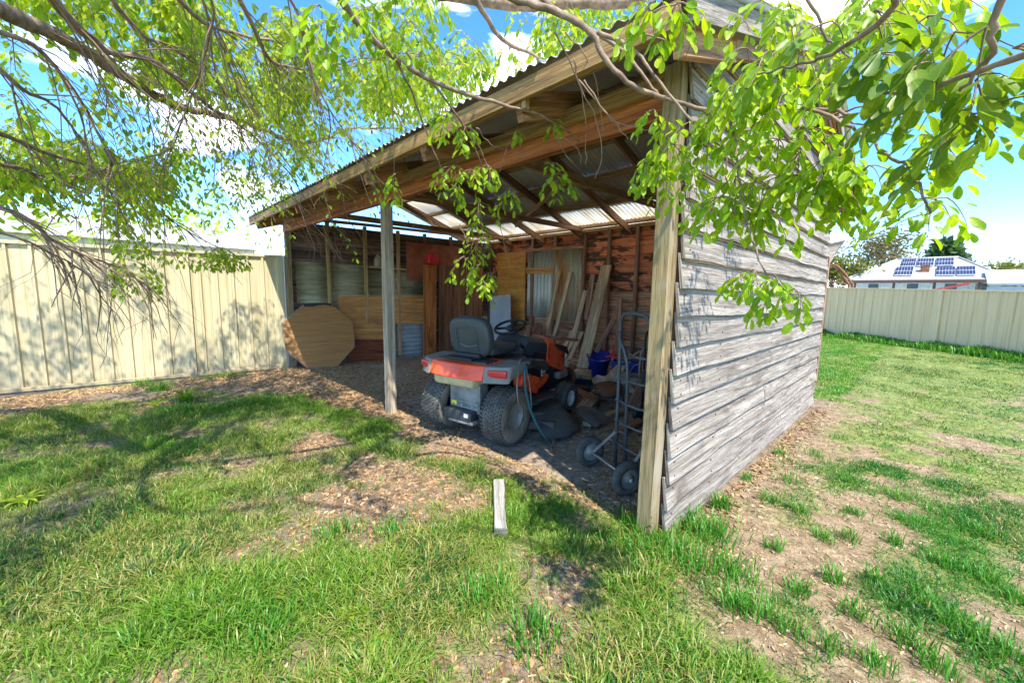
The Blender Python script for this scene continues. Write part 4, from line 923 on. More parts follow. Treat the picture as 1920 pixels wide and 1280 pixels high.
# second folded trolley behind the hand truck
c = g(1213, 800); root = thing('folded_trolley', 'small black folding trolley with a looped handle half hidden behind the hand truck', 'trolley', tuple(c), -.42)
MB().tube([(-.1, 0, .05), (-.1, 0, .93), (-.08, 0, 1.0), (.12, 0, 1.0), (.14, 0, .93), (.14, 0, .05)], .012, 8).build('frame', 'black', root, local=True)
for zz in (.3, .55, .82): MB().tube([(-.1, 0, zz), (.14, 0, zz)], .01, 8).build('crossbar', 'black', root, local=True)
for x in (-.16, .2):
    w_ = MB().lathe((x-.02, .02, .08), (1, 0, 0), [(.03, 0), (.08, .003), (.083, .02), (.08, .037), (.03, .04)], 20).build('wheel', 'black', root, local=True)
MB().tube([(-.16, .02, .08), (.2, .02, .08)], .008, 6).build('axle', 'steel', root, local=True)
MB().box((.02, -.06, .5), (.1, .06, .22), bev=.02).build('motor_box', 'charcoal', root, local=True)

# pale stake in the grass
root = thing('timber_stake', 'bleached white timber block lying in the grass in front of the mower', 'timber block', tuple(g(937, 965)))
a, c = g(935, 918), g(939, 1008); a.z = .045; c.z = .045
mb = MB(); d = (c-a).normalized(); side = d.cross(Vector((0, 0, 1)))
mb.bar(a, c, .074, .07, seg=12, wob=.0012); 
for i, v in enumerate(mb.v):
    v = Vector(v); t = (v-a).dot(d)/(c-a).length
    if (v-a).dot(side) * (1) > 0 : pass
    s_ = (v-a).dot(side); k = .5 + .5*mnoise.noise(Vector((t*5, 3.3, 0)))
    if 0.3 < t < .95 and s_*(-1) > 0: v = v + side*.012*k
    if .9 < t: v.z -= .02*(t-.9)*10*(1 if v.z > .05 else 0)
    mb.v[i] = tuple(v)
mb.build('block', 'stake', root)

# ================================================================== HAND TRUCK
rz = math.atan2(-.41, .91); hb = Vector((-1.47, 2.70, 0))
root = thing('hand_truck', 'grey blue tubular hand truck with two rubber wheels standing by the corner post', 'hand truck', tuple(hb), rz)
w2 = .175
loop = [(-w2, 0, .0), (-w2, 0, .45), (-w2, -.005, 1.0), (-w2, -.01, 1.14), (-w2*.96, -.012, 1.19), (-w2*.8, -.012, 1.225), (-w2*.5, -.012, 1.24), (0, -.012, 1.245), (w2*.5, -.012, 1.24), (w2*.8, -.012, 1.225), (w2*.96, -.012, 1.19), (w2, -.01, 1.14), (w2, -.005, 1.0), (w2, 0, .45), (w2, 0, 0)]
MB().tube(loop, .0145, 10).build('frame_loop', 'truck_blue', root, local=True)
MB().tube([(-w2+.01, -.02, 1.10), (-w2+.03, -.03, 1.04), (-.06, -.045, .96), (-.035, -.04, .90), (-.03, -.03, .80), (-.03, -.01, .02)], .013, 10).build('centre_upright', 'truck_blue', root, local=True)
for zz in (.74, .56, .40, .22, .93):
    x0 = -w2 if zz < .9 else -.03
    MB().tube([(x0, 0, zz), (x0*.5, -.025, zz), (-.03 if zz < .9 else .05, -.035, zz), (w2*.6, -.025, zz), (w2, 0, zz)], .010, 8).build('crossbar', 'truck_blue', root, local=True)
MB().box((0, .1, .012), (.40, .20, .006)).build('toe_plate', 'truck_blue', root, local=True)
for zz, x in ((.745, -w2), (.565, -w2), (.40, -w2), (.94, -.03)): MB().lathe((x, -.016, zz), (0, -1, 0), [(.006, 0), (.006, .006), (0, .007)], 8).build('bolt', 'steel', root, local=True)
MB().tube([(-.26, -.19, .125), (.26, -.19, .125)], .008, 8).build('axle', 'steel', root, local=True)
for s in (-1, 1):
    MB().bar((s*w2, 0, .30), (s*.215, -.185, .13), .005, .028, up=(1, 0, 0)).build('bracket', 'steel', root, local=True)
    MB().bar((s*w2, 0, .02), (s*.215, -.185, .12), .005, .024, up=(1, 0, 0)).build('bracket', 'steel', root, local=True)
    wc = Vector((s*.25, -.19, .125)); wh = MB().lathe(wc - Vector((.028, 0, 0)), (1, 0, 0), [(.075, .0), (.09, -.004), (.112, .004), (.125, .018), (.125, .038), (.112, .052), (.09, .06), (.075, .056)], 28, closed=True)
    t_ = wh.build('wheel', 'rubber', root, local=True)
    MB().lathe(wc - Vector((.02, 0, 0)), (1, 0, 0), [(0, -.006), (.025, -.006), (.03, .008), (.06, .012), (.077, .004), (.077, .036), (.06, .028), (.03, .032), (.025, .046), (0, .046)], 24).build('rim', 'rim_dusty', t_, local=True)
    MB().lathe(wc + Vector((.03*s, 0, 0)), (s, 0, 0), [(.018, 0), (.018, .02), (0, .022)], 10).build('hub_nut', 'red_can' if s < 0 else 'steel', t_, local=True)

# heap of offcuts, tubes and a hose coil behind the hand truck
for k in range(16):
    x, y = rnd.uniform(-3.5, -1.75), rnd.uniform(4.3, 5.9); a = rnd.uniform(-.5, .9); Lh = rnd.uniform(.5, 1.3); z0 = .03 + .03*(k % 3)
    p = Vector((x - math.cos(a)*Lh/2, y - math.sin(a)*Lh/2, z0)); q = Vector((x + math.cos(a)*Lh/2, y + math.sin(a)*Lh/2, z0 + rnd.choice((.0, .12, .3, .45))))
    mk = rnd.choice(('plank_tan', 'rafter', 'stud', 'wide_dark', 'peel_low')); wd = rnd.uniform(.06, .16)
    ol = ('broad ' if wd > .11 else 'narrow ') + {'plank_tan': 'tan', 'rafter': 'greyish brown', 'stud': 'dark brown', 'wide_dark': 'reddish brown', 'peel_low': 'split bare'}[mk] + ' offcut ' + ('sticking up out of' if q.z - p.z > .2 else 'lying flat in') + ' the scrap heap behind the hand truck'
    single('timber_offcut', MB().bar(p, q, wd, .028, seg=3, wob=.003), mk, ol, 'offcut', 'timber offcuts heaped behind the hand truck')
c = g(1165, 725); root = thing('hose_coil', 'coiled black garden hose on the scrap heap behind the hand truck', 'hose', (c.x, c.y, 0.0))
MB().tube([((.17+.012*math.sin(t*3))*math.cos(t), (.15)*math.sin(t), .05 + .016*t/3 + .02*math.sin(t*2.3)) for t in np.linspace(0, 20, 110)], .011, 6).build('coil', 'black', root, local=True)
c = Vector((-2.35, 4.9, 0)); root = thing('folding_chair_frame', 'pale grey folded tubular chair frame leaning in the scrap heap', 'chair frame', tuple(c), .5)
for dy, r_ in ((0, 0), (.07, .25)):
    MB().tube([(-.22, dy, .02), (-.2, dy + .1, .62), (-.16, dy+.12, .68), (.16, dy+.12, .68), (.2, dy+.1, .62), (.22, dy, .02)], .011, 8).build('frame_tube', 'steel', root, local=True)
MB().slab([(-.17, .12, .6), (.17, .12, .6), (.18, .04, .25), (-.18, .04, .25)], .01).build('seat_cloth', 'sack', root, local=True)
c = g(1100, 735); root = thing('black_tray', 'black plastic tray tipped beside the mower nose', 'tray', (c.x, c.y, 0), .6)
MB().box((0, 0, .05), (.5, .34, .02), rx=.12).build('base', 'black', root, local=True)
for s in (-1, 1): MB().box((s*.25, 0, .085), (.015, .34, .09), rx=.12).build('side', 'black', root, local=True); MB().box((0, s*.17, .085+.02*s), (.5, .015, .09), rx=.12).build('side', 'black', root, local=True)
c = Vector((-2.0, 5.75, 0)); 
for k, (x, h_, m_) in enumerate(((-2.55, 1.0, 'rafter'), (-2.15, 1.35, 'stud'), (-1.75, 1.15, 'plank_tan'))):
    lean('leaning_plank', (x + .1, 6.2, h_), (x, 5.85, .0), .11, .035, m_, ['short brown plank leaning on the back wall behind the hand truck, leftmost', 'dark plank leaning on the back wall behind the hand truck, in the middle', 'tan plank leaning on the back wall behind the hand truck, nearest the corner post'][k], face=(0, -1, 0))
# ================================================================== RIDE-ON MOWER (local: x right, y forward, z up, origin under the rear axle)
mw = thing('ride_on_mower', 'orange and grey ride on mower with a dark vinyl seat parked in the shed', 'mower', (-2.975, 2.42, 0), math.atan2(.19, .98))
def mp(name, mb, m_, par=None, **k): return mb.build(name, m_, par or mw, local=True, **k)
def tyre(x, y, r, w, lugs, rim_m, side_m, rr, side):
    c = Vector((x - w/2, y, r))
    mb = MB().lathe(c, (1, 0, 0), [(rr, .02), (rr+.015, .004), (r*.86, 0), (r-.022, .008), (r-.008, .03), (r-.004, w*.5), (r-.008, w-.03), (r-.022, w-.008), (r*.86, w), (rr+.015, w-.004), (rr, w-.02)], 40, closed=True)
    t = mp('tyre', mb, side_m)
    wh = t
    tr = MB()
    if lugs:
        nrow, nc = lugs
        for i in range(nrow):
            for j in range(nc):
                a = 2*math.pi*(i + .5*(j % 2))/nrow; xx = -w/2 + w*(j+.5)/nc; drop = .012*abs(2*(j+.5)/nc-1)**3
                R_ = r - .004 - drop; cc = Vector((x + xx, y + math.cos(a)*R_, r + math.sin(a)*R_))
                m_ = Matrix.Translation(cc) @ Matrix.Rotation(a, 4, 'X') @ Matrix.Rotation(.32*(1 if j % 2 else -1), 4, 'Y')
                lx, ly, lz = w/nc*.43, .009, math.pi*r/nrow*.56
                vs = [m_ @ Vector((a_*lx, b_*ly, c_*lz)) for a_ in (-1, 1) for b_ in (-1, 1) for c_ in (-1, 1)]
                tr.add(vs, [[0,1,3,2],[4,6,7,5],[0,4,5,1],[2,3,7,6],[0,2,6,4],[1,5,7,3]])
        mp('tread', tr, 'rubber', t, kind='stuff')
    else:
        for k in range(3):
            xx = x - w/2 + w*(.28+.22*k)
            tr.lathe((xx, y, r), (1, 0, 0), [(r-.006, 0), (r+.002, .002), (r+.002, .016), (r-.006, .018)], 40, closed=True)
        mp('tread', tr, 'rubber', t)
    d = w*.5*side
    rc = Vector((x, y, r))
    if side < 0: prof = [(0, w*.16), (.03, w*.16), (.035, w*.12), (rr*.55, w*.10), (rr*.8, w*.2), (rr*.96, w*.42), (rr+.012, w*.47), (rr+.012, w*.40), (rr*.9, w*.3)]
    else: prof = [(0, w*.16), (.03, w*.16), (.035, w*.12), (rr*.55, w*.10), (rr*.8, w*.2), (rr*.96, w*.42), (rr+.012, w*.47), (rr+.012, w*.40), (rr*.9, w*.3)]
    mp('rim', MB().lathe(rc, (side, 0, 0), prof, 32), rim_m, t)
    mp('rim', MB().lathe(rc, (-side, 0, 0), prof, 32), 'black', t)
    mp('hub_cap', MB().lathe(rc + Vector((side*w*.14, 0, 0)), (side, 0, 0), [(.022, 0), (.022, .025), (.012, .032), (0, .032)], 14), rim_m, t)
tyre(.375, 0, .262, .23, (44, 7), 'rim_dusty', 'tyre_side', .115, 1)
tyre(-.375, 0, .262, .23, (44, 7), 'black', 'tyre_side', .115, -1)
tyre(.39, 1.15, .19, .15, None, 'rim_white', 'rubber', .082, 1)
tyre(-.39, 1.15, .19, .15, None, 'rim_white', 'rubber', .082, -1)
mp('rear_axle', MB().tube([(-.3, 0, .262), (.3, 0, .262)], .03, 10), 'gearbox')
mp('transaxle', MB().box((0, .03, .27), (.3, .28, .2), bev=.04), 'gearbox')
mp('rear_plate', MB().box((0, -.155, .40), (.36, .012, .28), bev=.004), 'gearbox')
mp('rear_plate', MB().box((-.178, -.10, .40), (.012, .12, .28), bev=.004), 'gearbox'); mp('rear_plate', MB().box((.178, -.10, .40), (.012, .12, .28), bev=.004), 'gearbox')
mp('hitch_plate', MB().box((-.02, -.20, .245), (.34, .11, .10), bev=.02), 'charcoal')
mp('hitch_plate', MB().box((.02, -.17, .19), (.30, .16, .035), bev=.012), 'gearbox')
for x_ in (-.13, -.03, .1): mp('bolt', MB().lathe((x_, -.163, .32), (0, -1, 0), [(.012, 0), (.012, .01), (0, .011)], 8), 'steel')
mp('warning_label', MB().box((-.13, -.165, .335), (.06, .006, .045)), 'yellow'); mp('label', MB().box((.10, -.258, .26), (.05, .004, .035)), 'white')
for zz in (.36, .31): mp('brace_wire', MB().tube([(-.17, -.168, zz), (.17, -.168, zz-.01)], .006, 6), 'steel')
mp('fuel_tank', MB().box((-.08, -.13, .575), (.50, .25, .13), bev=.05), 'cream')
# loft helper: closed sections
def loft(name, secs, m_, par=None, smooth=True, caps=True):
    n = len(secs[0]); vs = [p for s in secs for p in s]; fs = []
    for k in range(len(secs)-1):
        for i in range(n): j = (i+1) % n; fs.append([k*n+i, k*n+j, (k+1)*n+j, (k+1)*n+i])
    if caps: fs.append(list(range(n-1, -1, -1))); fs.append([(len(secs)-1)*n+i for i in range(n)])
    o = mp(name, MB().add(vs, fs, None, smooth), m_, par)
    if smooth:
        md = o.modifiers.new('b', 'BEVEL'); md.width = .012; md.segments = 3; md.limit_method = 'ANGLE'; md.angle_limit = R(28)
        md.harden_normals = True
    return o
# fender pan: u-shape over the wheels; orange middle, grey corners
loft('rear_fender', [[(x, -.34+dy, .615), (x, -.30+dy, .745), (x, .05, .765), (x, .05, .66), (x, -.2, .63)] for x, dy in ((-.32, .03), (-.2, .0), (0, -.012), (.2, .0), (.32, .03))], 'orange')
for s in (-1, 1):
    loft('fender_corner', [[(s*x, -.31+dy, .60), (s*x, -.275+dy, .745), (s*x, .10, .765), (s*x, .10, .68), (s*x, -.15, .63)] for x, dy in ((.322, .0), (.36, .01), (.50, .085), (.53, .12))], 'grey_plastic')
    loft('fender_side', [[(s*x, .10, .69), (s*x, .10, .765), (s*x, .42, .74), (s*x, .50, .66), (s*x, .48, .62), (s*x, .38, .69)] for x in (.25, .40, .53)], 'charcoal')
    mp('tail_light', MB().box((s*.435, -.238, .685), (.175, .03, .065), rz=s*.35, bev=.012), 'red_lens')
    mp('lower_fender', MB().box((s*.36, .36, .50), (.10, .34, .17), bev=.03, rx=-.35), 'orange')
loft('seat_pan', [[(x, -.22, .765), (x, .42, .755), (x, .42, .70), (x, -.22, .70)] for x in (-.30, .30)], 'charcoal')
mp('seat_rail', MB().box((-.02, -.20, .775), (.34, .10, .02), bev=.005), 'black')
# seat
def rsec(w, h, y, z, tilt, n=20, e=3.2):
    out = []
    for k in range(n):
        a = 2*math.pi*k/n; c, s_ = math.cos(a), math.sin(a)
        out.append((w*math.copysign(abs(c)**(2/e), c), y + h*math.copysign(abs(s_)**(2/e), s_)*math.sin(tilt)*0 , z + h*math.copysign(abs(s_)**(2/e), s_)))
    return out
st = thing('x', 'x', 'x'); bpy.data.objects.remove(st)
seat = mp('seat', MB().box((0, .16, .845), (.47, .42, .10), bev=.045), 'seat')
secs = []
for d_, sc in ((-.055, .80), (-.048, .93), (-.03, 1.0), (.03, 1.0), (.055, .93), (.062, .78)):
    s_ = rsec(.245*sc, .205*sc + .0, 0, 0, 0); til = R(-12)
    secs.append([(x, -.07 + d_*math.cos(til) + (z)*math.sin(til)*.9, .965 + z*math.cos(til)*.95 - d_*math.sin(til)) for x, y, z in s_])
n_ = 20; vs = [p for s_ in secs for p in s_]; fs = [[k*n_+i, k*n_+(i+1) % n_, (k+1)*n_+(i+1) % n_, (k+1)*n_+i] for k in range(5) for i in range(n_)] + [list(range(n_-1, -1, -1)), [5*n_+i for i in range(n_)]]
bk = mp('seat_back', MB().add(vs, fs, None, True), 'seat')
# moulded rear shell of the backrest
def back_pt(x, z, off): til = R(-12); return (x, -.07 - (.057+off)*math.cos(til) + z*math.sin(til)*.9, .965 + z*math.cos(til)*.95 + (.057+off)*math.sin(til))
mp('shell_rib', MB().tube([back_pt(x, z, .0) for x, z in ((-.125, -.15), (-.13, .05), (-.115, .11), (.095, .11), (.115, .05), (.12, -.13), (.10, -.16), (-.10, -.17))], .006, 6, closed=True), 'seat', bk)
mp('shell_crease', MB().tube([back_pt(x, -.05 - .035*math.cos(x/.11*1.4), .001) for x in np.linspace(-.1, .1, 9)], .004, 6), 'grey_plastic', bk)
mp('seat_hinge', MB().box((0, -.09, .79), (.3, .1, .05), bev=.015), 'black')
# body under the seat, footwells, side panels
loft('tunnel', [[(x, .30, .30), (x, .32, .70), (x, .62, .60), (x, .95, .60), (x, 1.40, .45), (x, 1.40, .26), (x, .60, .24)] for x in (-.20, .20)], 'navy')
loft('side_panel', [[(x, .60, .36), (x, .60, .74), (x, .80, .78), (x, 1.02, .74), (x, 1.08, .60), (x, 1.10, .40), (x, .9, .34)] for x in (.205, .245)], 'navy')
loft('side_panel', [[(x, .60, .36), (x, .60, .74), (x, .80, .78), (x, 1.02, .74), (x, 1.08, .60), (x, 1.10, .40), (x, .9, .34)] for x in (-.205, -.245)], 'navy')
lab = mp('side_label', MB().box((.249, .86, .50), (.004, .085, .12)), 'white')
for k in range(3): mp('label_line', MB().box((.2525, .86, .465+.035*k), (.003, .06, .012)), 'black', lab)
for s in (-1, 1):
    mp('footrest', MB().box((s*.36, .62, .315), (.24, .42, .025), bev=.008), 'charcoal')
    loft('frame_rail', [[(s*x, .26, .44), (s*x, .62, .335), (s*x, .86, .41), (s*x, .92, .48), (s*x, .86, .50), (s*x, .62, .385), (s*x, .26, .56)] for x in (.255, .30)], 'orange')
# dash and bonnet (sections across x for each y)
def hood_sec(y, w, z0, z1, crown):
    return [(-w, y, z0), (-w*1.0, y, z1-.06), (-w*.82, y, z1-.012), (-w*.4, y, z1+crown*.8), (0, y, z1+crown), (w*.4, y, z1+crown*.8), (w*.82, y, z1-.012), (w*1.0, y, z1-.06), (w, y, z0)]
loft('dash', [hood_sec(.52, .17, .62, .84, .01), hood_sec(.60, .215, .68, .935, .012), hood_sec(.74, .245, .72, .915, .02), hood_sec(.92, .26, .72, .885, .028)], 'charcoal')
loft('bonnet', [hood_sec(.925, .265, .62, .888, .03), hood_sec(1.0, .272, .56, .88, .03), hood_sec(1.18, .265, .50, .845, .03), hood_sec(1.34, .25, .46, .79, .028), hood_sec(1.42, .225, .44, .73, .02), hood_sec(1.455, .19, .45, .66, .01)], 'orange')
for s in (-1, 1):
    loft('bonnet_vent', [[(s*x, 1.07, .79), (s*x, 1.10, .815), (s*x, 1.36, .755), (s*x, 1.42, .68), (s*x, 1.40, .65), (s*x, 1.33, .69)] for x in (.255, .279)], 'black')
    for k in range(4): mp('vent_slat', MB().bar((s*.281, 1.12+.0*k, .785-.012*k), (s*.279, 1.38, .72-.012*k), .004, .005), 'charcoal')
    mp('headlight', MB().box((s*.11, 1.455, .60), (.12, .02, .07), bev=.01), 'white')
mp('grille', MB().box((0, 1.46, .51), (.34, .02, .10), bev=.01), 'black'); mp('bumper_trim', MB().box((0, 1.40, .42), (.50, .10, .09), bev=.02), 'grey_plastic')
mp('muffler_side', MB().box((.24, 1.30, .42), (.08, .22, .08), bev=.02), 'grey_plastic')
# steering wheel, column, levers
sc_, sa = Vector((0, .56, 1.02)), Vector((0, -.42, 1)).normalized(); a_ = Vector((1, 0, 0)); b_ = sa.cross(a_)
mp('steering_column', MB().tube([(0, .68, .86), sc_ - sa*.02], [.045, .03], 14), 'charcoal')
swl = mp('steering_wheel', MB().tube([sc_ + (a_*math.cos(t) + b_*math.sin(t))*.165 for t in np.linspace(0, 2*math.pi, 33)[:-1]], .0145, 10, closed=True), 'black')
for t in (math.radians(205), math.radians(335), math.radians(90)): mp('spoke', MB().bar(sc_ - sa*.012, sc_ + (a_*math.cos(t) + b_*math.sin(t))*.155, .035, .012, up=sa), 'black', swl)
mp('hub', MB().lathe(sc_ - sa*.02, sa, [(.05, 0), (.05, .015), (.035, .028), (0, .03)], 20), 'charcoal', swl)
mp('gauge', MB().lathe((.09, .66, .925), (0, -.35, 1), [(.028, 0), (.028, .01), (0, .012)], 16), 'black'); mp('throttle_lever', MB().tube([(.17, .72, .91), (.18, .69, .96)], .007, 6), 'black')
mp('ignition_key', MB().box((.15, .64, .93), (.02, .008, .03)), 'steel')
mp('lift_lever', MB().tube([(.42, .30, .74), (.44, .18, .86), (.44, .12, .90)], .009, 8), 'black'); mp('lever_grip', MB().tube([(.44, .14, .885), (.44, .07, .93)], .016, 8), 'black')
mp('front_axle', MB().bar((-.33, 1.15, .21), (.33, 1.15, .21), .05, .05), 'black')
# cutting deck with discharge chute
loft('cutting_deck', [[(x, .36+dy, .10), (x, .36+dy, .20), (x, .98-dy, .20), (x, .98-dy, .10)] for x, dy in ((-.50, .10), (-.42, .02), (-.2, -.02), (.2, -.02), (.42, .02), (.50, .08))], 'deck')
mp('deck_spindle', MB().lathe((-.22, .66, .20), (0, 0, 1), [(.1, 0), (.1, .03), (.04, .06), (0, .06)], 20), 'deck'); mp('deck_spindle', MB().lathe((.22, .66, .20), (0, 0, 1), [(.1, 0), (.1, .03), (.04, .06), (0, .06)], 20), 'deck')
vs = []; nu, nv = 12, 8
for i in range(nu+1):
    u = i/nu
    for j in range(nv+1):
        v = j/nv; x = .46 + .35*u; y = .30 + (.50)*v + .02*u - .10*(1-v)*u
        zz = .17 + .03*math.sin(math.pi*min(1, v*1.05)) - .16*u**1.6 - .02*math.cos(v*3.1)
        if u > .9: y += .0
        x -= .16*max(0, abs(v-.5)*2-.35)**1.3*u
        vs.append((x, y, max(.035, zz)))
o2 = len(vs); vs += [(x, y, z-.012) for x, y, z in vs]
fs = [[i*(nv+1)+j, (i+1)*(nv+1)+j, (i+1)*(nv+1)+j+1, i*(nv+1)+j+1] for i in range(nu) for j in range(nv)]; fs += [[o2+q for q in f[::-1]] for f in fs]
mp('discharge_chute', MB().add(vs, fs, None, True), 'deck')
mp('deck_skirt', MB().box((.50, .36, .10), (.34, .10, .10), rz=.3, bev=.03), 'deck')
# hose and cords hanging from the fender to the ground
mp('hose_clamp', MB().box((.52, .10, .76), (.12, .13, .05), bev=.02, rz=.2), 'black')
mp('hose', MB().tube([(.50, .08, .76), (.545, .02, .74), (.56, .0, .66), (.56, .02, .52), (.58, .06, .36), (.62, .10, .22), (.68, .14, .10), (.74, .17, .04)], .012, 10), 'hose')
mp('cord', MB().tube([(.46, .16, .79), (.50, .02, .785), (.525, -.05, .74), (.53, -.07, .62), (.525, -.065, .52), (.535, -.05, .40)], .007, 8), 'grey_plastic')
mp('cord', MB().tube([(.535, .03, .76), (.57, .06, .60), (.575, .09, .44), (.585, .09, .34)], .006, 8), 'grey_plastic')
for k, q in enumerate(([(.70, .15, .05), (.66, .06, .03), (.60, .02, .02)], [(.74, .17, .05), (.80, .10, .03), (.84, .03, .02)], [(.74, .17, .05), (.80, .16, .06), (.80, .08, .03)])):
    mp('hose_tie', MB().tube(q, .011, 6), 'deck')
# ================================================================== OVERHANGING TREE
tree = thing('shade_tree', 'big tree reaching in from the left, fresh green leaves drooping over the shed', 'tree', (-4.9, -2.4, 0))
LEAVES = []   # (pos, axis, normal, length, width, kind, limb index)
TW = MB()     # the finest twigs, one mesh
LIMBS = []
def P3(x, y, D): return Vector(pt(x, y, D))
def smooth_path(pts, k=4):
    out = []; n = len(pts)
    for i in range(n-1):
        p0, p1, p2, p3 = pts[max(0, i-1)], pts[i], pts[i+1], pts[min(n-1, i+2)]
        for j in range(k):
            t = j/k; out.append(0.5*((2*p1) + (p2-p0)*t + (2*p0-5*p1+4*p2-p3)*t*t + (3*p1-p0-3*p2+p3)*t*t*t))
    out.append(pts[-1]); return out
def limb(path, r0, r1, n=8, wob=0.01, m_='bark', px=True):
    pts = [P3(*p) if px else Vector(p) for p in path]; pts = smooth_path(pts, 5)
    for i in range(1, len(pts)-1): pts[i] = pts[i] + Vector((rnd.uniform(-wob, wob), rnd.uniform(-wob, wob), rnd.uniform(-wob, wob)))
    k = len(pts); rad = [(r0 + (r1-r0)*(i/(k-1))**0.8) * (1 + .08*rnd.uniform(-1, 1)) for i in range(k)]
    o = MB().tube(pts, rad, n).build('limb' if r0 > .012 else 'branch', m_, tree); LIMBS.append(o); return pts, len(LIMBS)-1
def add_leaf(p, ax, ln, kind, li, wr=.5, droop=0.0):
    ax = Vector(ax).normalized()
    up = Vector((rnd.gauss(0, .45), rnd.gauss(0, .45), 1)).normalized()
    nrm = (up - ax*up.dot(ax));
    if nrm.length < .1: nrm = Vector((rnd.gauss(0, 1), rnd.gauss(0, 1), 0)); nrm = nrm - ax*nrm.dot(ax)
    nrm.normalize(); LEAVES.append((Vector(p), ax, nrm, ln, ln*wr*rnd.uniform(.85, 1.15), kind, li))
def twiglet(p, d, L, r, n, leaf, kind, li, sag=.5, wr=.5, bare=.15, zig=.25):
    """thin drooping stem with alternating leaves"""
    p = Vector(p); d = Vector(d).normalized(); pts = [p.copy()]; k = max(4, int(n))
    for i in range(k):
        d = (d + Vector((rnd.gauss(0, zig), rnd.gauss(0, zig), rnd.gauss(0, zig)))*.35 + Vector((0, 0, -sag/k*2))).normalized()
        p = p + d*(L/k); pts.append(p.copy())
    TW.tube(pts, [r*(1-.6*i/k) for i in range(k+1)], 4, cap=False)
    for i in range(1, k+1):
        if i/k < bare: continue
        t = (pts[i]-pts[i-1]).normalized(); sd = t.cross(Vector((0, 0, 1)));
        if sd.length < .2: sd = Vector((rnd.gauss(0, 1), rnd.gauss(0, 1), 0))
        sd.normalize(); s = 1 if i % 2 else -1
        for q in range(2 if i == k else 1):
            ax = sd*s*rnd.uniform(.5, 1.1) + t*rnd.uniform(.5, 1.0) + Vector((0, 0, -rnd.uniform(.1, .8)))
            add_leaf(pts[i] + ax*.01, ax, leaf*rnd.uniform(.7, 1.15), kind, li, wr); s = -s
    return pts
def cluster(x, y, D, nst, L, leaf, kind, li, nl=6, sag=.9, spread=1.0, wr=.5):
    c = P3(x, y, D)
    for k in range(nst):
        a = rnd.uniform(0, 2*math.pi); d = Vector((math.cos(a)*spread, math.sin(a)*spread, rnd.uniform(-.7, .35)))
        twiglet(c, d, L*rnd.uniform(.6, 1.2), .0018, nl, leaf, kind, li, sag, wr)
# trunk and great limbs (outside the picture on the left, reaching over the camera)
def trunkpart(name, pts, r0, r1, n=14):
    pts = smooth_path([Vector(p) for p in pts], 5); k = len(pts); o = MB().tube(pts, [r0+(r1-r0)*i/(k-1) for i in range(k)], n).build(name, 'bark', tree); return pts
trunkpart('trunk', [(-4.9, -2.4, -.1), (-4.85, -2.35, .9), (-4.75, -2.3, 1.9), (-4.6, -2.2, 2.7)], .24, .17)
trunkpart('limb', [(-4.6, -2.2, 2.6), (-4.0, -2.0, 3.4), (-2.8, -1.6, 4.0), (-1.9, -.7, 4.3), (-1.4, -1.0, 4.2), (-.6, -.9, 4.0), (-.2, -.3, 4.1)], .045, .012)
trunkpart('limb', [(-4.6, -2.2, 2.6), (-4.8, -1.7, 3.3), tuple(P3(-260, -80, 3.1))], .12, .06)
trunkpart('limb', [(-4.6, -2.2, 2.6), (-5.3, -2.6, 3.6), (-6.2, -2.4, 4.6), (-7.0, -1.6, 5.3)], .11, .05)
trunkpart('limb', [(-2.8, -1.6, 4.0), (-3.2, -.6, 4.3), (-3.8, .3, 4.5), (-4.4, 1.0, 4.5)], .06, .02)
trunkpart('limb', [(-1.4, -1.0, 4.2), (-1.4, -.2, 3.7), tuple(P3(880, -80, 2.5))], .025, .018)
trunkpart('branch', [(-.2, -.3, 4.1), (.6, .5, 3.6), (1.0, 1.0, 3.0)], .013, .006)
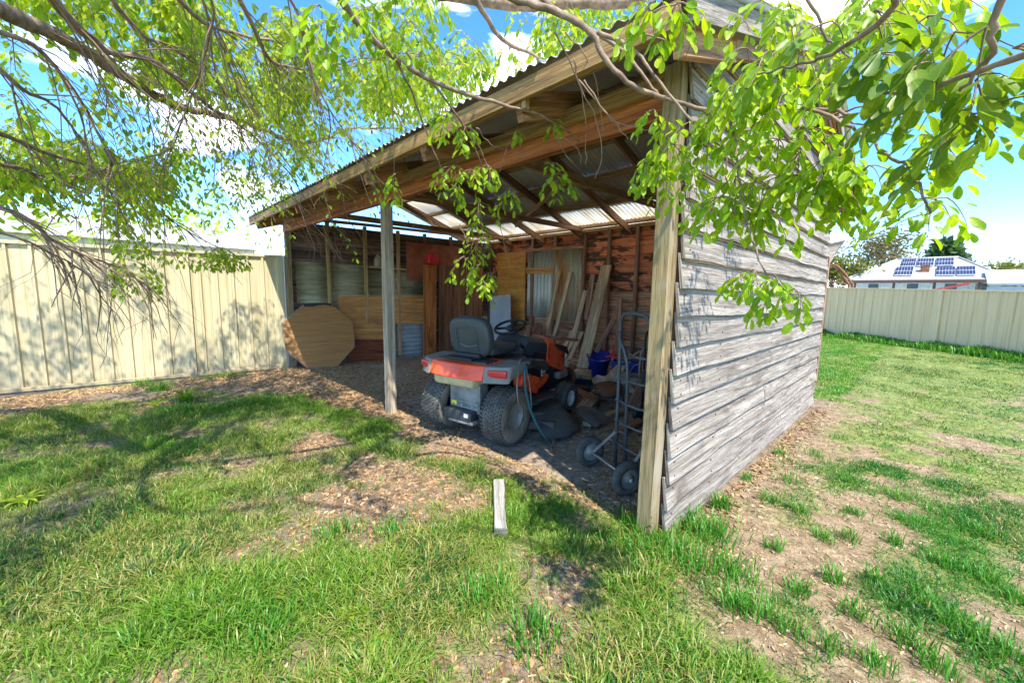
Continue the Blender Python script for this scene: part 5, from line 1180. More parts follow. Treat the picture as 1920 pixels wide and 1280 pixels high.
# limbs in the picture: (x, y in the photograph, metres from the lens)
A = [
 ([(-260,-80,3.1),(0,18,3.5),(90,60,3.7),(180,108,3.9),(280,172,4.1),(350,205,4.3),(440,222,4.6),(540,260,5.0),(600,265,5.2),(650,242,5.4),(745,240,5.7),(800,215,5.9)],.050,.006),
 ([(40,-80,3.0),(120,25,3.2),(200,92,3.4),(300,122,3.6),(385,195,3.8),(440,228,4.0),(520,300,4.2),(560,350,4.4)],.026,.004),
 ([(-120,30,3.0),(60,85,3.2),(150,190,3.4),(205,300,3.6),(225,400,3.7)],.014,.003),
 ([(360,-60,3.3),(398,50,3.4),(430,120,3.5),(455,206,3.6)],.010,.003),
 ([(365,-40,3.2),(400,20,3.3),(372,140,3.5),(330,260,3.6),(300,330,3.7)],.009,.003),
 ([(-80,60,2.9),(40,165,3.1),(110,205,3.3),(170,300,3.5),(240,420,3.7)],.012,.003),
 ([(-80,240,3.6),(0,250,3.8),(100,292,4.0),(220,332,4.3),(330,420,4.6),(420,470,4.8)],.018,.003),
 ([(-120,290,3.4),(0,308,3.7),(120,332,4.0),(270,300,4.3)],.016,.004),
 ([(-120,350,2.9),(40,405,3.0),(100,450,3.1),(160,480,3.2),(230,505,3.4),(300,552,3.5)],.013,.003),
 ([(-60,420,2.9),(60,455,3.0),(140,500,3.2),(200,540,3.4)],.007,.002),
 ([(170,-60,3.4),(260,60,3.6),(330,95,3.8),(420,170,4.0),(470,285,4.2),(600,420,4.4)],.014,.003),
 ([(420,-60,3.0),(480,60,3.2),(520,120,3.4),(640,130,3.7),(760,95,4.0)],.016,.004),
 ([(280,-60,3.4),(380,40,3.6),(470,70,3.8),(560,90,4.1),(700,165,4.4),(820,260,4.7)],.016,.003),
 ([(500,-60,2.8),(560,30,2.9),(580,130,3.0),(640,240,3.1),(690,290,3.2)],.009,.003),
 ([(600,-70,1.95),(660,30,2.1),(740,110,2.25),(840,165,2.4),(940,195,2.5),(1010,215,2.6),(1055,240,2.65),(1085,265,2.7)],.017,.004),
 ([(740,108,2.25),(775,180,2.35),(800,250,2.45),(825,310,2.5),(835,350,2.55)],.007,.002),
 ([(760,95,2.4),(860,220,2.6),(900,300,2.8),(935,380,2.9)],.007,.002),
 ([(880,-70,2.0),(955,-5,2.1),(1040,20,2.1),(1110,65,2.05),(1135,115,2.0),(1185,160,1.95),(1250,187,1.9),(1340,207,1.85),(1420,198,1.75),(1510,200,1.6),(1600,215,1.5)],.017,.004),
 ([(960,-40,2.3),(1060,30,2.2),(1160,90,2.1),(1200,135,2.0),(1235,180,1.95)],.011,.005),
 ([(820,-10,3.4),(960,10,3.4),(1060,9,3.4),(1180,4,3.3),(1290,-40,3.2)],.036,.028),
 ([(860,-60,2.7),(915,40,2.8),(950,80,2.9),(1010,110,3.0),(1060,150,3.1)],.018,.005),
 ([(1120,60,2.05),(1190,95,2.0),(1225,140,1.9),(1300,230,1.8),(1380,300,1.7),(1390,330,1.65)],.009,.003),
 ([(1330,210,1.8),(1370,230,1.55),(1385,330,1.5),(1400,420,1.45),(1430,500,1.4),(1470,545,1.4)],.0055,.002),
 ([(1700,-60,.95),(1660,30,1.0),(1560,100,1.1),(1500,120,1.2),(1420,140,1.35)],.006,.002),
 ([(1960,90,.95),(1840,130,1.0),(1740,170,1.05),(1640,175,1.15),(1560,190,1.3)],.006,.002),
 ([(1500,200,1.5),(1600,240,1.4),(1660,290,1.3),(1710,320,1.2),(1730,360,1.15),(1745,400,1.12)],.0045,.002),
 ([(1880,-60,.8),(1870,40,.8),(1850,110,.82),(1800,170,.85)],.005,.002),
 ([(1480,-60,1.5),(1530,30,1.5),(1560,80,1.5),(1600,110,1.5)],.005,.002),
]
LI = []
for path, r0, r1 in A: LI.append(limb(path, r0, r1, wob=.010 if r0 > .024 else .004))
# weaker shoots growing off the limbs on the left, long thin and drooping
for idx in range(0, 14):
    pts, li = LI[idx]
    for k in range(3, len(pts)-2):
        for _ in range(2):
            if rnd.random() < .62:
                t = (pts[k+1]-pts[k-1]).normalized()
                d = t*rnd.uniform(.7, 1.5) + Vector((rnd.gauss(0, .4), rnd.gauss(0, .4), rnd.uniform(-.6, .3)))
                Lg = rnd.uniform(.3, 1.15) * (.6 if idx in (10, 13) else 1) * (.5 if idx in (8, 9) else .7 if idx in (5, 6, 7) else 1); nn = int(Lg*13)
                sp = twiglet(pts[k], d, Lg, rnd.uniform(.0025, .0055), nn, .045, 'leaf_far', li, sag=.42, bare=1.1 if idx in (8, 9) else rnd.choice((.5, .8, 1.1, 1.1, .9)), zig=.3)
                for s in sp[2::3]:
                    if rnd.random() < .55:
                        d2 = d + Vector((rnd.gauss(0, .7), rnd.gauss(0, .7), rnd.uniform(-.8, .1)))
                        twiglet(s, d2, rnd.uniform(.15, .45), .0018, 6, .045, 'leaf_far', li, sag=.4, bare=rnd.choice((.2, .5, 1.1, 1.1)), zig=.35)
# bare hanging twigs in the middle
for path in ([(1075,110,2.3),(1095,200,2.35),(1100,260,2.4),(1098,310,2.4)], [(1040,60,2.2),(1110,210,2.3),(1130,290,2.3),(1115,335,2.3)], [(1085,150,2.2),(1140,215,2.2),(1178,262,2.2)],
             [(1095,150,2.2),(1150,225,2.2),(1200,240,2.2),(1235,243,2.2)], [(1040,240,2.6),(1060,290,2.6),(1075,305,2.6)], [(1050,255,2.6),(1085,280,2.6),(1088,310,2.6)], [(880,235,2.6),(905,290,2.7),(930,330,2.7),(955,262,2.7)],
             [(893,240,2.6),(920,270,2.7),(960,285,2.8),(985,300,2.8)], [(1215,25,1.9),(1290,10,1.9),(1300,60,1.9),(1285,110,1.9)], [(1200,60,2.0),(1250,75,1.9),(1290,40,1.8)],
             [(1490,210,1.6),(1600,230,1.6),(1680,260,1.6)], [(1500,190,1.6),(1580,170,1.5),(1660,150,1.4),(1740,150,1.3)], [(1490,200,1.6),(1560,215,1.6),(1640,200,1.5),(1720,215,1.4)], [(1340,215,1.7),(1360,300,1.7),(1370,380,1.7),(1400,470,1.7)],
             [(1060,60,2.3),(1100,110,2.3),(1122,180,2.35),(1130,260,2.4)], [(700,60,2.6),(735,180,2.7),(738,330,2.8)], [(900,380,2.9),(905,440,2.9),(912,470,2.9)], [(930,380,2.9),(940,430,2.9),(955,500,2.9)], [(862,420,2.9),(880,470,2.9)]):
    limb(path, .004, .0016, n=5, wob=.006, m_='twig')
# dry vine tangle at the left end of the shed beam
for k in range(34):
    x0 = rnd.uniform(545, 640); y0 = rnd.uniform(395, 440); D0 = 7.5 + rnd.uniform(-.3, .3)
    pth = [(x0, y0, D0)]
    for q in range(rnd.randint(3, 5)):
        x, y, D = pth[-1]; pth.append((x + rnd.uniform(-14, 30), y + rnd.uniform(2, 26), D + rnd.uniform(-.08, .08)))
    pts = smooth_path([P3(*p) for p in pth], 5); TW.tube(pts, [.006 - .0035*i/len(pts) for i in range(len(pts))], 4, cap=False)
for path in ([(560,300,5.2),(590,380,5.6),(640,440,5.8),(690,490,6.0)], [(520,280,5.0),(575,350,5.2),(630,410,5.5),(650,455,5.6)], [(470,350,5),(560,420,5.6),(620,450,6),(648,500,6)], [(600,300,5.2),(660,420,5.6),(700,470,5.8),(715,490,5.8)]):
    limb(path, .007, .003, n=5, wob=.015, m_='twig')
# leaf clusters near the lens, middle
CL = [ # x, y, D, stems, L, leaf, li, nl
 (620,40,1.9,6,.16,.058,14,6),(600,10,1.9,5,.16,.058,14,6),(660,-10,2.0,5,.2,.055,14,6),(700,20,2.2,5,.2,.05,14,6),(745,60,2.3,5,.18,.05,14,5),(790,95,2.4,4,.15,.05,14,5),(770,40,2.6,5,.2,.05,14,5),
 (850,215,2.4,5,.16,.058,14,6),(875,235,2.45,4,.14,.058,14,5),(830,200,2.5,4,.14,.05,14,5),
 (848,312,2.5,5,.15,.055,15,6),(845,345,2.5,4,.16,.055,15,6),(880,318,2.6,4,.14,.055,15,5),(915,310,2.6,5,.15,.055,16,6),(900,380,2.9,5,.2,.058,16,6),(895,420,2.9,5,.18,.055,16,6),(955,352,2.7,5,.15,.055,16,6),
 (970,238,2.7,2,.05,.06,14,4),(1035,222,2.65,3,.07,.065,14,4),(1045,325,2.6,6,.17,.058,14,6),(1035,305,2.6,3,.12,.055,14,5),
 (740,345,2.8,3,.12,.06,14,6),(742,325,2.8,2,.1,.06,14,6),
 (870,480,2.9,4,.16,.06,16,5),(900,495,2.9,4,.16,.06,16,5),(905,525,2.9,4,.16,.058,16,6),(925,510,2.9,4,.14,.058,16,6),(888,455,2.9,3,.14,.055,16,5),
 # by the corner post
 (1225,205,1.9,3,.08,.05,17,5),(1255,215,1.8,5,.14,.05,17,6),(1290,230,1.8,6,.16,.05,17,6),(1225,280,1.9,5,.13,.052,17,6),(1210,300,1.9,5,.13,.052,17,6),(1260,270,1.8,6,.15,.05,17,6),(1240,320,1.85,5,.13,.05,17,6),
 (1330,260,1.75,4,.13,.05,17,6),(1300,320,1.75,5,.14,.05,17,6),(1335,150,1.75,3,.09,.052,18,5),(1375,160,1.7,5,.13,.052,17,6),(1340,200,1.75,4,.12,.052,17,6),
 (1230,0,1.8,6,.14,.06,18,6),(1270,5,1.8,5,.12,.06,18,6),
 (1400,180,1.6,7,.15,.052,17,7),(1440,150,1.55,5,.14,.052,17,7),(1480,170,1.5,5,.13,.052,17,7),(1420,240,1.6,6,.15,.05,17,6),(1460,260,1.55,7,.15,.05,17,6),(1500,240,1.5,6,.14,.05,17,6),
 (1400,90,1.6,5,.13,.05,23,6),(1450,95,1.5,7,.15,.05,23,7),(1500,90,1.45,7,.15,.052,23,7),(1395,40,1.8,2,.06,.04,23,4),
 (1380,330,1.6,6,.14,.05,21,6),(1420,340,1.6,6,.15,.05,21,6),(1350,370,1.6,5,.13,.05,21,6),(1400,390,1.6,5,.13,.05,21,6),(1440,390,1.6,4,.12,.05,21,6),
 (1470,330,1.55,7,.15,.05,25,6),(1520,325,1.5,6,.13,.05,25,6),(1560,335,1.5,5,.12,.05,25,6),(1600,325,1.5,5,.12,.05,25,6),(1540,300,1.45,4,.12,.05,25,6),(1500,285,1.5,5,.13,.05,25,6),(1630,310,1.5,5,.13,.05,25,6),(1600,290,1.5,5,.13,.05,25,6),
 # twig over the wall
 (1385,510,1.4,3,.07,.045,22,5),(1415,505,1.4,4,.09,.045,22,5),(1450,515,1.4,4,.10,.045,22,6),(1490,540,1.4,4,.09,.045,22,5),(1440,550,1.4,3,.08,.045,22,4),
]
for x, y, D, ns, Lg, lf, li, nl in CL: cluster(x, y, D, ns, Lg, lf*.86, 'leaf', LI[li][1], nl, wr=.5)
# big dark leaves close to the lens at the upper right
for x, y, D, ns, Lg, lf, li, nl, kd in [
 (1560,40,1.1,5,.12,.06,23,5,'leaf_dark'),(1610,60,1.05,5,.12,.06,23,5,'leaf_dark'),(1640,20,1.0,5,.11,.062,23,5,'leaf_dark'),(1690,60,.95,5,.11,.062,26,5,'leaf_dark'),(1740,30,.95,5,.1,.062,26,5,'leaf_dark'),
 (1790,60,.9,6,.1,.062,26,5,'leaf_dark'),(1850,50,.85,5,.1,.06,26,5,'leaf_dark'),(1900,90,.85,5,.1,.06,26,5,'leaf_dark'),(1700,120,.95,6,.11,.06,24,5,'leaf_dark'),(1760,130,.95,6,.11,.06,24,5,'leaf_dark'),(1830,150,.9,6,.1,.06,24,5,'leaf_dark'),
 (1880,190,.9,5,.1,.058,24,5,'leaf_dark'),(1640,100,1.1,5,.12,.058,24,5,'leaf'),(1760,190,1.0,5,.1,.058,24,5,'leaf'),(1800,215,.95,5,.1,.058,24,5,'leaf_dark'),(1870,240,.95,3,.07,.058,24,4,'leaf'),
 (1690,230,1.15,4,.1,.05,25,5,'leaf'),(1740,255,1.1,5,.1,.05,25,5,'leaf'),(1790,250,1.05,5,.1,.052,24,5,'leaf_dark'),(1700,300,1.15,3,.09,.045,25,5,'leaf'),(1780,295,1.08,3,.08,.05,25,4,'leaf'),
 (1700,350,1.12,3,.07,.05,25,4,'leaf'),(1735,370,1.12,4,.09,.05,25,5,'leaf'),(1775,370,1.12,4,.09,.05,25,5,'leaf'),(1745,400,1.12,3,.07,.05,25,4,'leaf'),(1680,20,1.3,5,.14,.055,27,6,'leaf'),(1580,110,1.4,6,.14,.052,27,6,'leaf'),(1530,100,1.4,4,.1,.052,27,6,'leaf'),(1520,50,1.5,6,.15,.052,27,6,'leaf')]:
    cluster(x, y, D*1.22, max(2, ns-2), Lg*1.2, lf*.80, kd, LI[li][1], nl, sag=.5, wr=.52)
# masses of smaller leaves farther up and away
def mass(x0, x1, y0, y1, D0, D1, n, kind='leaf_far', leaf=.05, stems=4, Lg=.3, keep=None):
    for _ in range(n):
        x, y, D = rnd.uniform(x0, x1), rnd.uniform(y0, y1), rnd.uniform(D0, D1)
        if fbm(x/120, y/120, 1.0, 4.0 if keep is None else keep) < -.03: continue
        cluster(x, y, D, stems, Lg, leaf, kind, rnd.randrange(0, 14), 7, sag=.8)
mass(520, 900, -60, 150, 3.2, 5.5, 120, leaf=.07); mass(520, 800, 120, 280, 4.0, 6.0, 85, leaf=.07); mass(800, 1250, -40, 110, 3.2, 5.0, 110, leaf=.065)
mass(640, 900, 150, 240, 4.0, 5.5, 45, leaf=.055); mass(1440, 1700, -80, 20, 1.7, 3.0, 34, 'leaf', leaf=.05, Lg=.2)
mass(380, 620, 20, 230, 4.0, 6.6, 160, leaf=.065); mass(0, 400, -60, 130, 3.8, 6.5, 215, leaf=.066)
mass(-40, 200, 130, 330, 4.0, 6.0, 120, leaf=.065); mass(-60, 330, 290, 370, 4.0, 6.0, 140, leaf=.06); mass(150, 420, 260, 400, 4.4, 6.5, 60, leaf=.06)
mass(200, 330, 420, 520, 3.3, 3.9, 22, leaf=.042, Lg=.18); mass(270, 318, 500, 540, 3.4, 3.6, 5, leaf=.04, Lg=.12); mass(370, 450, 462, 495, 4.2, 4.6, 9, leaf=.05, Lg=.18)
mass(400, 540, 290, 360, 5.0, 6.5, 12, leaf=.05); mass(440, 600, 250, 320, 5, 6.5, 22, leaf=.05)
# the crown overhead, outside the picture, that throws the dappled shade
for _ in range(660):
    x, y, z = rnd.uniform(-6.4, -0.5), rnd.uniform(-3.2, 1.2), rnd.uniform(3.2, 5.2)
    if fbm(x*.9, y*.9, 1.0, 7.7) < -.02: continue
    px_, py_, dd = proj((x, y, z))
    if dd > 0 and py_ > -60 and -100 < px_ < 2020: continue
    p = Vector((x, y, z)); li = rnd.randrange(0, 14)
    for s in range(5):
        a = rnd.uniform(0, 6.28); twiglet(p, Vector((math.cos(a), math.sin(a), rnd.uniform(-.5, .3))), .38, .003, 8, .062, 'leaf_far', li, wr=.6)
TW.build('twigs', 'twig', tree, kind='stuff')
# --- leaves into meshes
def leaf_shape(fine):
    if fine: # length along y 0..1, half widths
        pr = [(0, 0), (.10, .17), (.3, .37), (.55, .5), (.8, .44), (.94, .24), (1, 0)]
    else: pr = [(0, 0), (.3, .40), (.75, .46), (1, 0)]
    vs = [(0, 0, 0)]; mid = []; lf = []; rt = []
    vs = []; fs = []
    for t, w in pr:
        z = -.10*t*t; 
        vs.append((0, t, z)); vs.append((-w, t, z + .22*w)); vs.append((w, t, z + .22*w))
    n = len(pr)
    for i in range(n-1):
        a, b_ = 3*i, 3*(i+1)
        if i == 0: fs += [(a, b_, b_+1), (a, b_+2, b_)]
        elif i == n-2: fs += [(a, b_, a+1), (a, a+2, b_)]
        else: fs += [(a, b_, b_+1, a+1), (a, a+2, b_+2, b_)]
    return np.array(vs, float), fs
def lscore(l):
    x, y, d = proj(l[0]); 
    return l[3]/max(d, .2) if d > 0.1 and -20 < x < 1940 and -20 < y < 1300 else 0
def stray(l):
    x, y, d = proj(l[0]); return d > 0 and ((x < 205 and y > 432) or (x < 300 and y > 560) or (300 < x < 345 and y > 500) or (345 < x < 480 and y > 505) or (500 < x < 715 and y > 400 and d > 3.5))
LEAVES = [l for l in LEAVES if not stray(l)]
LEAVES.sort(key=lscore, reverse=True)
fv, ff = leaf_shape(True); shapes = []
for k in range(5):
    me = bpy.data.meshes.new('leaf'); v = fv.copy(); v[:, 0] *= (.9, 1, 1.12, .95, 1.05)[k]; v[:, 2] += (.1, -.25, .0, -.12, .05)[k]*v[:, 1]**2 + (.0, .02, -.02, .05, 0)[k]*np.sin(v[:, 1]*9)
    me.from_pydata([tuple(p) for p in v], [], ff); me.polygons.foreach_set('use_smooth', [True]*len(ff)); u_ = me.uv_layers.new(name='UVMap'); u_.data.foreach_set('uv', [c for f in ff for i in f for c in (fv[i][0] + .5, fv[i][1])]); shapes.append(me)
smd = []
for me in shapes:
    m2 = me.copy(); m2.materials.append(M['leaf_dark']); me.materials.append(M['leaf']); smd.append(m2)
for k, (p, ax, nr, ln, w, kd, li) in enumerate(LEAVES[:300]):
    o = bpy.data.objects.new('leaf', (smd if kd == 'leaf_dark' else shapes)[k % 5]); COL.objects.link(o)
    x = ax.cross(nr).normalized(); m4 = Matrix((x*w*1.0, ax*ln, nr*ln)).transposed().to_4x4()
    par = LIMBS[li] if li < len(LIMBS) else LIMBS[0]; m4.translation = p - wloc(par); o.parent = par; o.matrix_local = m4
def leaf_mass(name, sel, shape, m_):
    v0, f0 = shape; n = len(sel); k = len(v0)
    if not n: return
    Pq = np.array([l[0] for l in sel]); AX = np.array([l[1] for l in sel]); NR = np.array([l[2] for l in sel]); XX = np.cross(AX, NR)
    Ls = np.array([l[3] for l in sel]); Ws = np.array([l[4] for l in sel])
    V = Pq[:, None] + XX[:, None]*(v0[None, :, 0:1]*Ws[:, None, None]) + AX[:, None]*(v0[None, :, 1:2]*Ls[:, None, None]) + NR[:, None]*(v0[None, :, 2:3]*Ls[:, None, None])
    V = V.reshape(-1, 3) - np.array(wloc(tree)); fl = []; sz = []
    base = np.concatenate([np.array(f) for f in f0]); szs = np.array([len(f) for f in f0])
    idx = (base[None] + (np.arange(n)*k)[:, None]).reshape(-1); tot = np.tile(szs, n)
    me = bpy.data.meshes.new(name); me.vertices.add(len(V)); me.vertices.foreach_set('co', V.reshape(-1))
    me.loops.add(len(idx)); me.loops.foreach_set('vertex_index', idx.astype(np.int32)); me.polygons.add(len(tot))
    st_ = np.concatenate([[0], np.cumsum(tot)[:-1]]); me.polygons.foreach_set('loop_start', st_.astype(np.int32)); me.polygons.foreach_set('loop_total', tot.astype(np.int32))
    u_ = me.uv_layers.new(name='UVMap'); uvb = np.stack([v0[base][:, 0] + .5, v0[base][:, 1]], 1); u_.data.foreach_set('uv', np.tile(uvb, (n, 1)).reshape(-1).astype(np.float32))
    me.update(calc_edges=True); at = me.attributes.new('tint', 'FLOAT', 'POINT'); at.data.foreach_set('value', np.repeat(rng.random(n), k).astype(np.float32))
    me.materials.append(M[m_]); o = bpy.data.objects.new(name, me); COL.objects.link(o); o.parent = tree; o['kind'] = 'stuff'; return o
rest = LEAVES[300:]; coarse = leaf_shape(False)
leaf_mass('foliage', [l for l in rest if l[5] == 'leaf'], leaf_shape(True), 'leaf')
leaf_mass('foliage', [l for l in rest if l[5] == 'leaf_dark'], leaf_shape(True), 'leaf_dark')
leaf_mass('foliage', [l for l in rest if l[5] == 'leaf_far'], coarse, 'leaf_far')
print('LEAVES', len(LEAVES), 'twig verts', len(TW.v))

# ================================================================== DISTANT TREES
def far_tree(name, label, x, ytop, ybase, D, wpx, m_, n, leaf, gap=.0, trunk_r=.12, shape='round', branches=10):
    c = P3(x, ybase, D); top = P3(x, ytop, D); hgt_ = top.z; R_ = wpx/2/F*D*.92
    root = thing(name, label, 'tree', (c.x, c.y, 0)); base = Vector((c.x, c.y, 0)); cz = hgt_ - R_*.95 if shape != 'cone' else hgt_*.5
    mb = MB(); cc = base + Vector((0, 0, cz)); fork = base + Vector((0, 0, max(.8, cz - R_*1.1)))
    mb.tube([base, base.lerp(fork, .5) + Vector((.05, 0, 0)), fork], [trunk_r, trunk_r*.85, trunk_r*.7], 8); mb.build('trunk', 'bark', root)
    bm_ = MB(); tips = []
    for k in range(branches):
        a = 6.28*k/branches + rnd.uniform(-.3, .3); e = rnd.uniform(.15, 1.3)
        d = Vector((math.cos(a)*math.cos(e), math.sin(a)*math.cos(e), math.sin(e))); tip = cc + Vector((d.x*R_*.8, d.y*R_*.8, (d.z-.35)*R_*.9))
        mid = fork.lerp(tip, .5) + Vector((rnd.gauss(0, .12*R_), rnd.gauss(0, .12*R_), .1*R_)); bm_.tube(smooth_path([fork, mid, tip], 4), [trunk_r*.45*(1-.8*i/8) for i in range(9)], 5)
        tips.append(tip)
        for q in range(3):
            t2 = mid.lerp(tip, rnd.random()) + Vector((rnd.gauss(0, .3*R_), rnd.gauss(0, .3*R_), rnd.gauss(.1*R_, .25*R_))); bm_.tube([mid, mid.lerp(t2, .6) + Vector((0, 0, .04*R_)), t2], [trunk_r*.2, trunk_r*.13, trunk_r*.06], 4); tips.append(t2)
    bm_.build('branches', 'bark', root, kind=None)
    sel = []
    for k in range(n):
        if shape == 'round':
            t = tips[rnd.randrange(len(tips))]; s = R_*.22; p = t + Vector((rnd.gauss(0, s), rnd.gauss(0, s), rnd.gauss(0, s)))
        elif shape == 'dense':
            a, b2, r_ = rnd.uniform(0, 6.28), rnd.uniform(-1, 1), rnd.random()**.4; q = math.sqrt(1-b2*b2); n_ = Vector((math.cos(a)*q, math.sin(a)*q, b2))
            rr_ = R_*(1 + .35*mnoise.noise(n_*2.2 + base)); p = cc + n_*rr_*r_
        else:
            h_ = rnd.random(); a = rnd.uniform(0, 6.28); tier = int(h_*9)/9; rr_ = R_*(1-h_)**.7*rnd.uniform(.25, 1); p = base + Vector((math.cos(a)*rr_, math.sin(a)*rr_, hgt_*(.25+.75*tier) - .22*rr_ + rnd.uniform(-.1, .1)*R_*.5))
        ax = Vector((rnd.gauss(0, 1), rnd.gauss(0, 1), rnd.gauss(-.2, .6))).normalized(); nr = ax.cross(Vector((rnd.gauss(0, 1), rnd.gauss(0, 1), rnd.gauss(0, 1)))).normalized()
        sel.append((p, ax, nr, leaf*rnd.uniform(.6, 1.4), leaf*.5, '', 0))
    v0, f0 = coarse; vs, fs = [], []
    mbl = MB()
    for p, ax, nr, ln, w, _, _ in sel:
        xx = ax.cross(nr); mbl_v = [p + xx*v[0]*w + ax*v[1]*ln + nr*v[2]*ln for v in v0]; o_ = len(mbl.v); mbl.v += [tuple(q) for q in mbl_v]
        for f in f0: mbl.f.append([i+o_ for i in f]); mbl.uv.append([(0, 0)]*len(f)); mbl.sm.append(True)
    o = mbl.build('crown', m_, root)
    at = o.data.attributes.new('tint', 'FLOAT', 'POINT'); at.data.foreach_set('value', np.repeat(rng.random(len(sel)), len(v0)).astype(np.float32))
M['leaf_olive'] = leafmat('olive_leaf', [(0.09, 0.10, 0.05), (0.16, 0.15, 0.075), (0.22, 0.19, 0.10), (0.12, 0.13, 0.06)], .3)
M['leaf_conifer'] = leafmat('conifer_needles', [(0.025, 0.07, 0.03), (0.05, 0.11, 0.045), (0.08, 0.15, 0.06)], .2)
M['leaf_yellow'] = leafmat('yellowish_leaf', [(0.12, 0.14, 0.03), (0.2, 0.21, 0.04), (0.08, 0.12, 0.03)], .35)
far_tree('open_crowned_tree', 'tall thin leaved olive brown tree left of the solar panel house', 1645, 424, 535, 46, 84, 'leaf_olive', 2300, .27, branches=9, trunk_r=.26)
far_tree('conifer', 'dark green conifer standing right behind the ridge of the solar panel house', 1768, 446, 500, 60, 100, 'leaf_conifer', 6500, .7, shape='cone', trunk_r=.3)
far_tree('broad_tree', 'yellow green bushy tree at the right edge behind the roof', 1880, 496, 540, 55, 100, 'leaf_yellow', 4200, .42, shape='dense')
far_tree('broad_tree', 'darker open tree at the far right edge', 1905, 488, 540, 62, 52, 'leaf_olive', 1300, .35)
far_tree('broad_tree', 'light green tree peeping out just past the far shed corner', 1562, 478, 540, 40, 66, 'leaf_yellow', 1500, .3)
far_tree('small_tree', 'small dark round tree between the light green tree and the white roof', 1611, 512, 540, 60, 26, 'leaf_conifer', 900, .4, shape='dense')
for k, (x, w, D) in enumerate(((60, 260, 17), (330, 200, 19))):
    far_tree('garden_tree', ['grey green garden tree behind the left fence at the photo edge', 'grey green garden tree behind the left fence, nearer the shed'][k], x, 390 - 20*k, 452, D, w, 'leaf_far', 1400, .22)

# ================================================================== GRASS, WEEDS, BARK CHIPS
def blades(N_, fn, name, lmin, lmax, wid, m_='grass', tints=(0, 1), lean=.55, seg2=True, clump=None):
    pos = []; 
    while len(pos) < N_:
        q = fn()
        if q is not None: pos.append(q)
    Pq = np.array([p[:3] for p in pos]); sc = np.array([p[3] for p in pos]); tn = np.array([p[4] for p in pos]); LDx = np.array([p[5] for p in pos]); LDy = np.array([p[6] for p in pos])
    n = len(Pq); ang = rng.uniform(0, 2*np.pi, n); L_ = rng.uniform(lmin, lmax, n)*sc; le = rng.uniform(.1, lean, n)
    dx, dy = np.cos(ang)*le + LDx, np.sin(ang)*le + LDy; wx, wy = -np.sin(ang), np.cos(ang); w = wid*rng.uniform(.6, 1.3, n)*(.6+.4*sc)
    V = np.zeros((n, 7, 3))
    for j, (t, hw, q) in enumerate(((0, .8, .0), (.4, 1.0, .25), (.75, .7, .72), (1.0, 0, 1.15))):
        hz = L_*t*(1 - .28*le*t)*(.92 if t == 1 else 1); off = L_*q*.9
        cx_, cy_, cz_ = Pq[:, 0] + dx*off, Pq[:, 1] + dy*off, Pq[:, 2] + hz*(1 - .55*np.minimum(1, np.hypot(dx, dy))*t*t)
        if j < 3:
            V[:, 2*j] = np.stack([cx_ - wx*w*hw, cy_ - wy*w*hw, cz_], 1); V[:, 2*j+1] = np.stack([cx_ + wx*w*hw, cy_ + wy*w*hw, cz_], 1)
        else: V[:, 6] = np.stack([cx_, cy_, cz_], 1)
    f0 = [(0, 1, 3, 2), (2, 3, 5, 4), (4, 5, 6)]
    base = np.concatenate([np.array(f) for f in f0]); szs = np.array([4, 4, 3]); idx = (base[None] + (np.arange(n)*7)[:, None]).reshape(-1); tot = np.tile(szs, n)
    me = bpy.data.meshes.new(name); me.vertices.add(n*7); me.vertices.foreach_set('co', V.reshape(-1)); me.loops.add(len(idx)); me.loops.foreach_set('vertex_index', idx.astype(np.int32))
    me.polygons.add(len(tot)); me.polygons.foreach_set('loop_start', np.concatenate([[0], np.cumsum(tot)[:-1]]).astype(np.int32)); me.polygons.foreach_set('loop_total', tot.astype(np.int32)); me.update(calc_edges=True)
    at = me.attributes.new('tint', 'FLOAT', 'POINT'); at.data.foreach_set('value', np.repeat(tn, 7).astype(np.float32)); me.materials.append(M[m_])
    o = bpy.data.objects.new(name, me); COL.objects.link(o); o['kind'] = 'stuff'; return o
# coverage lookup table
GX0, GX1, GY0, GY1, GS = -9.0, 9.0, -3.0, 22.0, 0.06
tw_, th_ = int((GX1-GX0)/GS), int((GY1-GY0)/GS)
CT = np.zeros((th_, tw_), np.float32)
for j in range(th_):
    for i in range(tw_):
        CT[j, i] = cover(GX0+(i+.5)*GS, GY0+(j+.5)*GS)
def cv(x, y):
    i, j = int((x-GX0)/GS), int((y-GY0)/GS); return CT[j, i] if 0 <= i < tw_ and 0 <= j < th_ else 0
def tuft_gen(x0, x1, y0, y1, bl, rr, far=False):
    q = []
    def f():
        if not q:
            for _ in range(400):
                x, y = rnd.uniform(x0, x1), rnd.uniform(y0, y1)
                a, b2, d = proj((x, y, 0.03))
                if not (-60 < a < 1980 and b2 < 1340 and d > 0): continue
                c = cv(x, y)
                if rnd.random() > c**1.3: continue
                dist = math.hypot(x, y); keep = min(1, (3.2/dist)**1.15) if not far else min(1, (9/dist)**1.0)
                if rnd.random() > keep: continue
                if -7.9 < x < -.9 and 2.3 < y < 6.5: continue
                s = (.45 + .6*c) * (1 + .5*fbm(x, y, 1.9, 8.0)); right = x > -.7 and y > 1.6
                if right: s *= .62
                tn0 = .10 + .28*fbm(x, y, 1.3, 15.0) + (.40 if right else .0) + rnd.uniform(-.05, .05); gr = 1 + .35*min(2.2, dist/6)
                h_ = hgt(x, y)
                for k in range(rnd.randint(int(bl*.5), int(bl*1.5))):
                    ox, oy = rnd.gauss(0, rr), rnd.gauss(0, rr); tn = tn0 + rnd.uniform(-.14, .2) + (.5 if rnd.random() < .09 else 0)
                    q.append((x+ox, y+oy, h_ - .006, s, min(.97, max(0.0, tn)), ox*13, oy*13))
                break
            else: return None
        return q.pop()
    return f
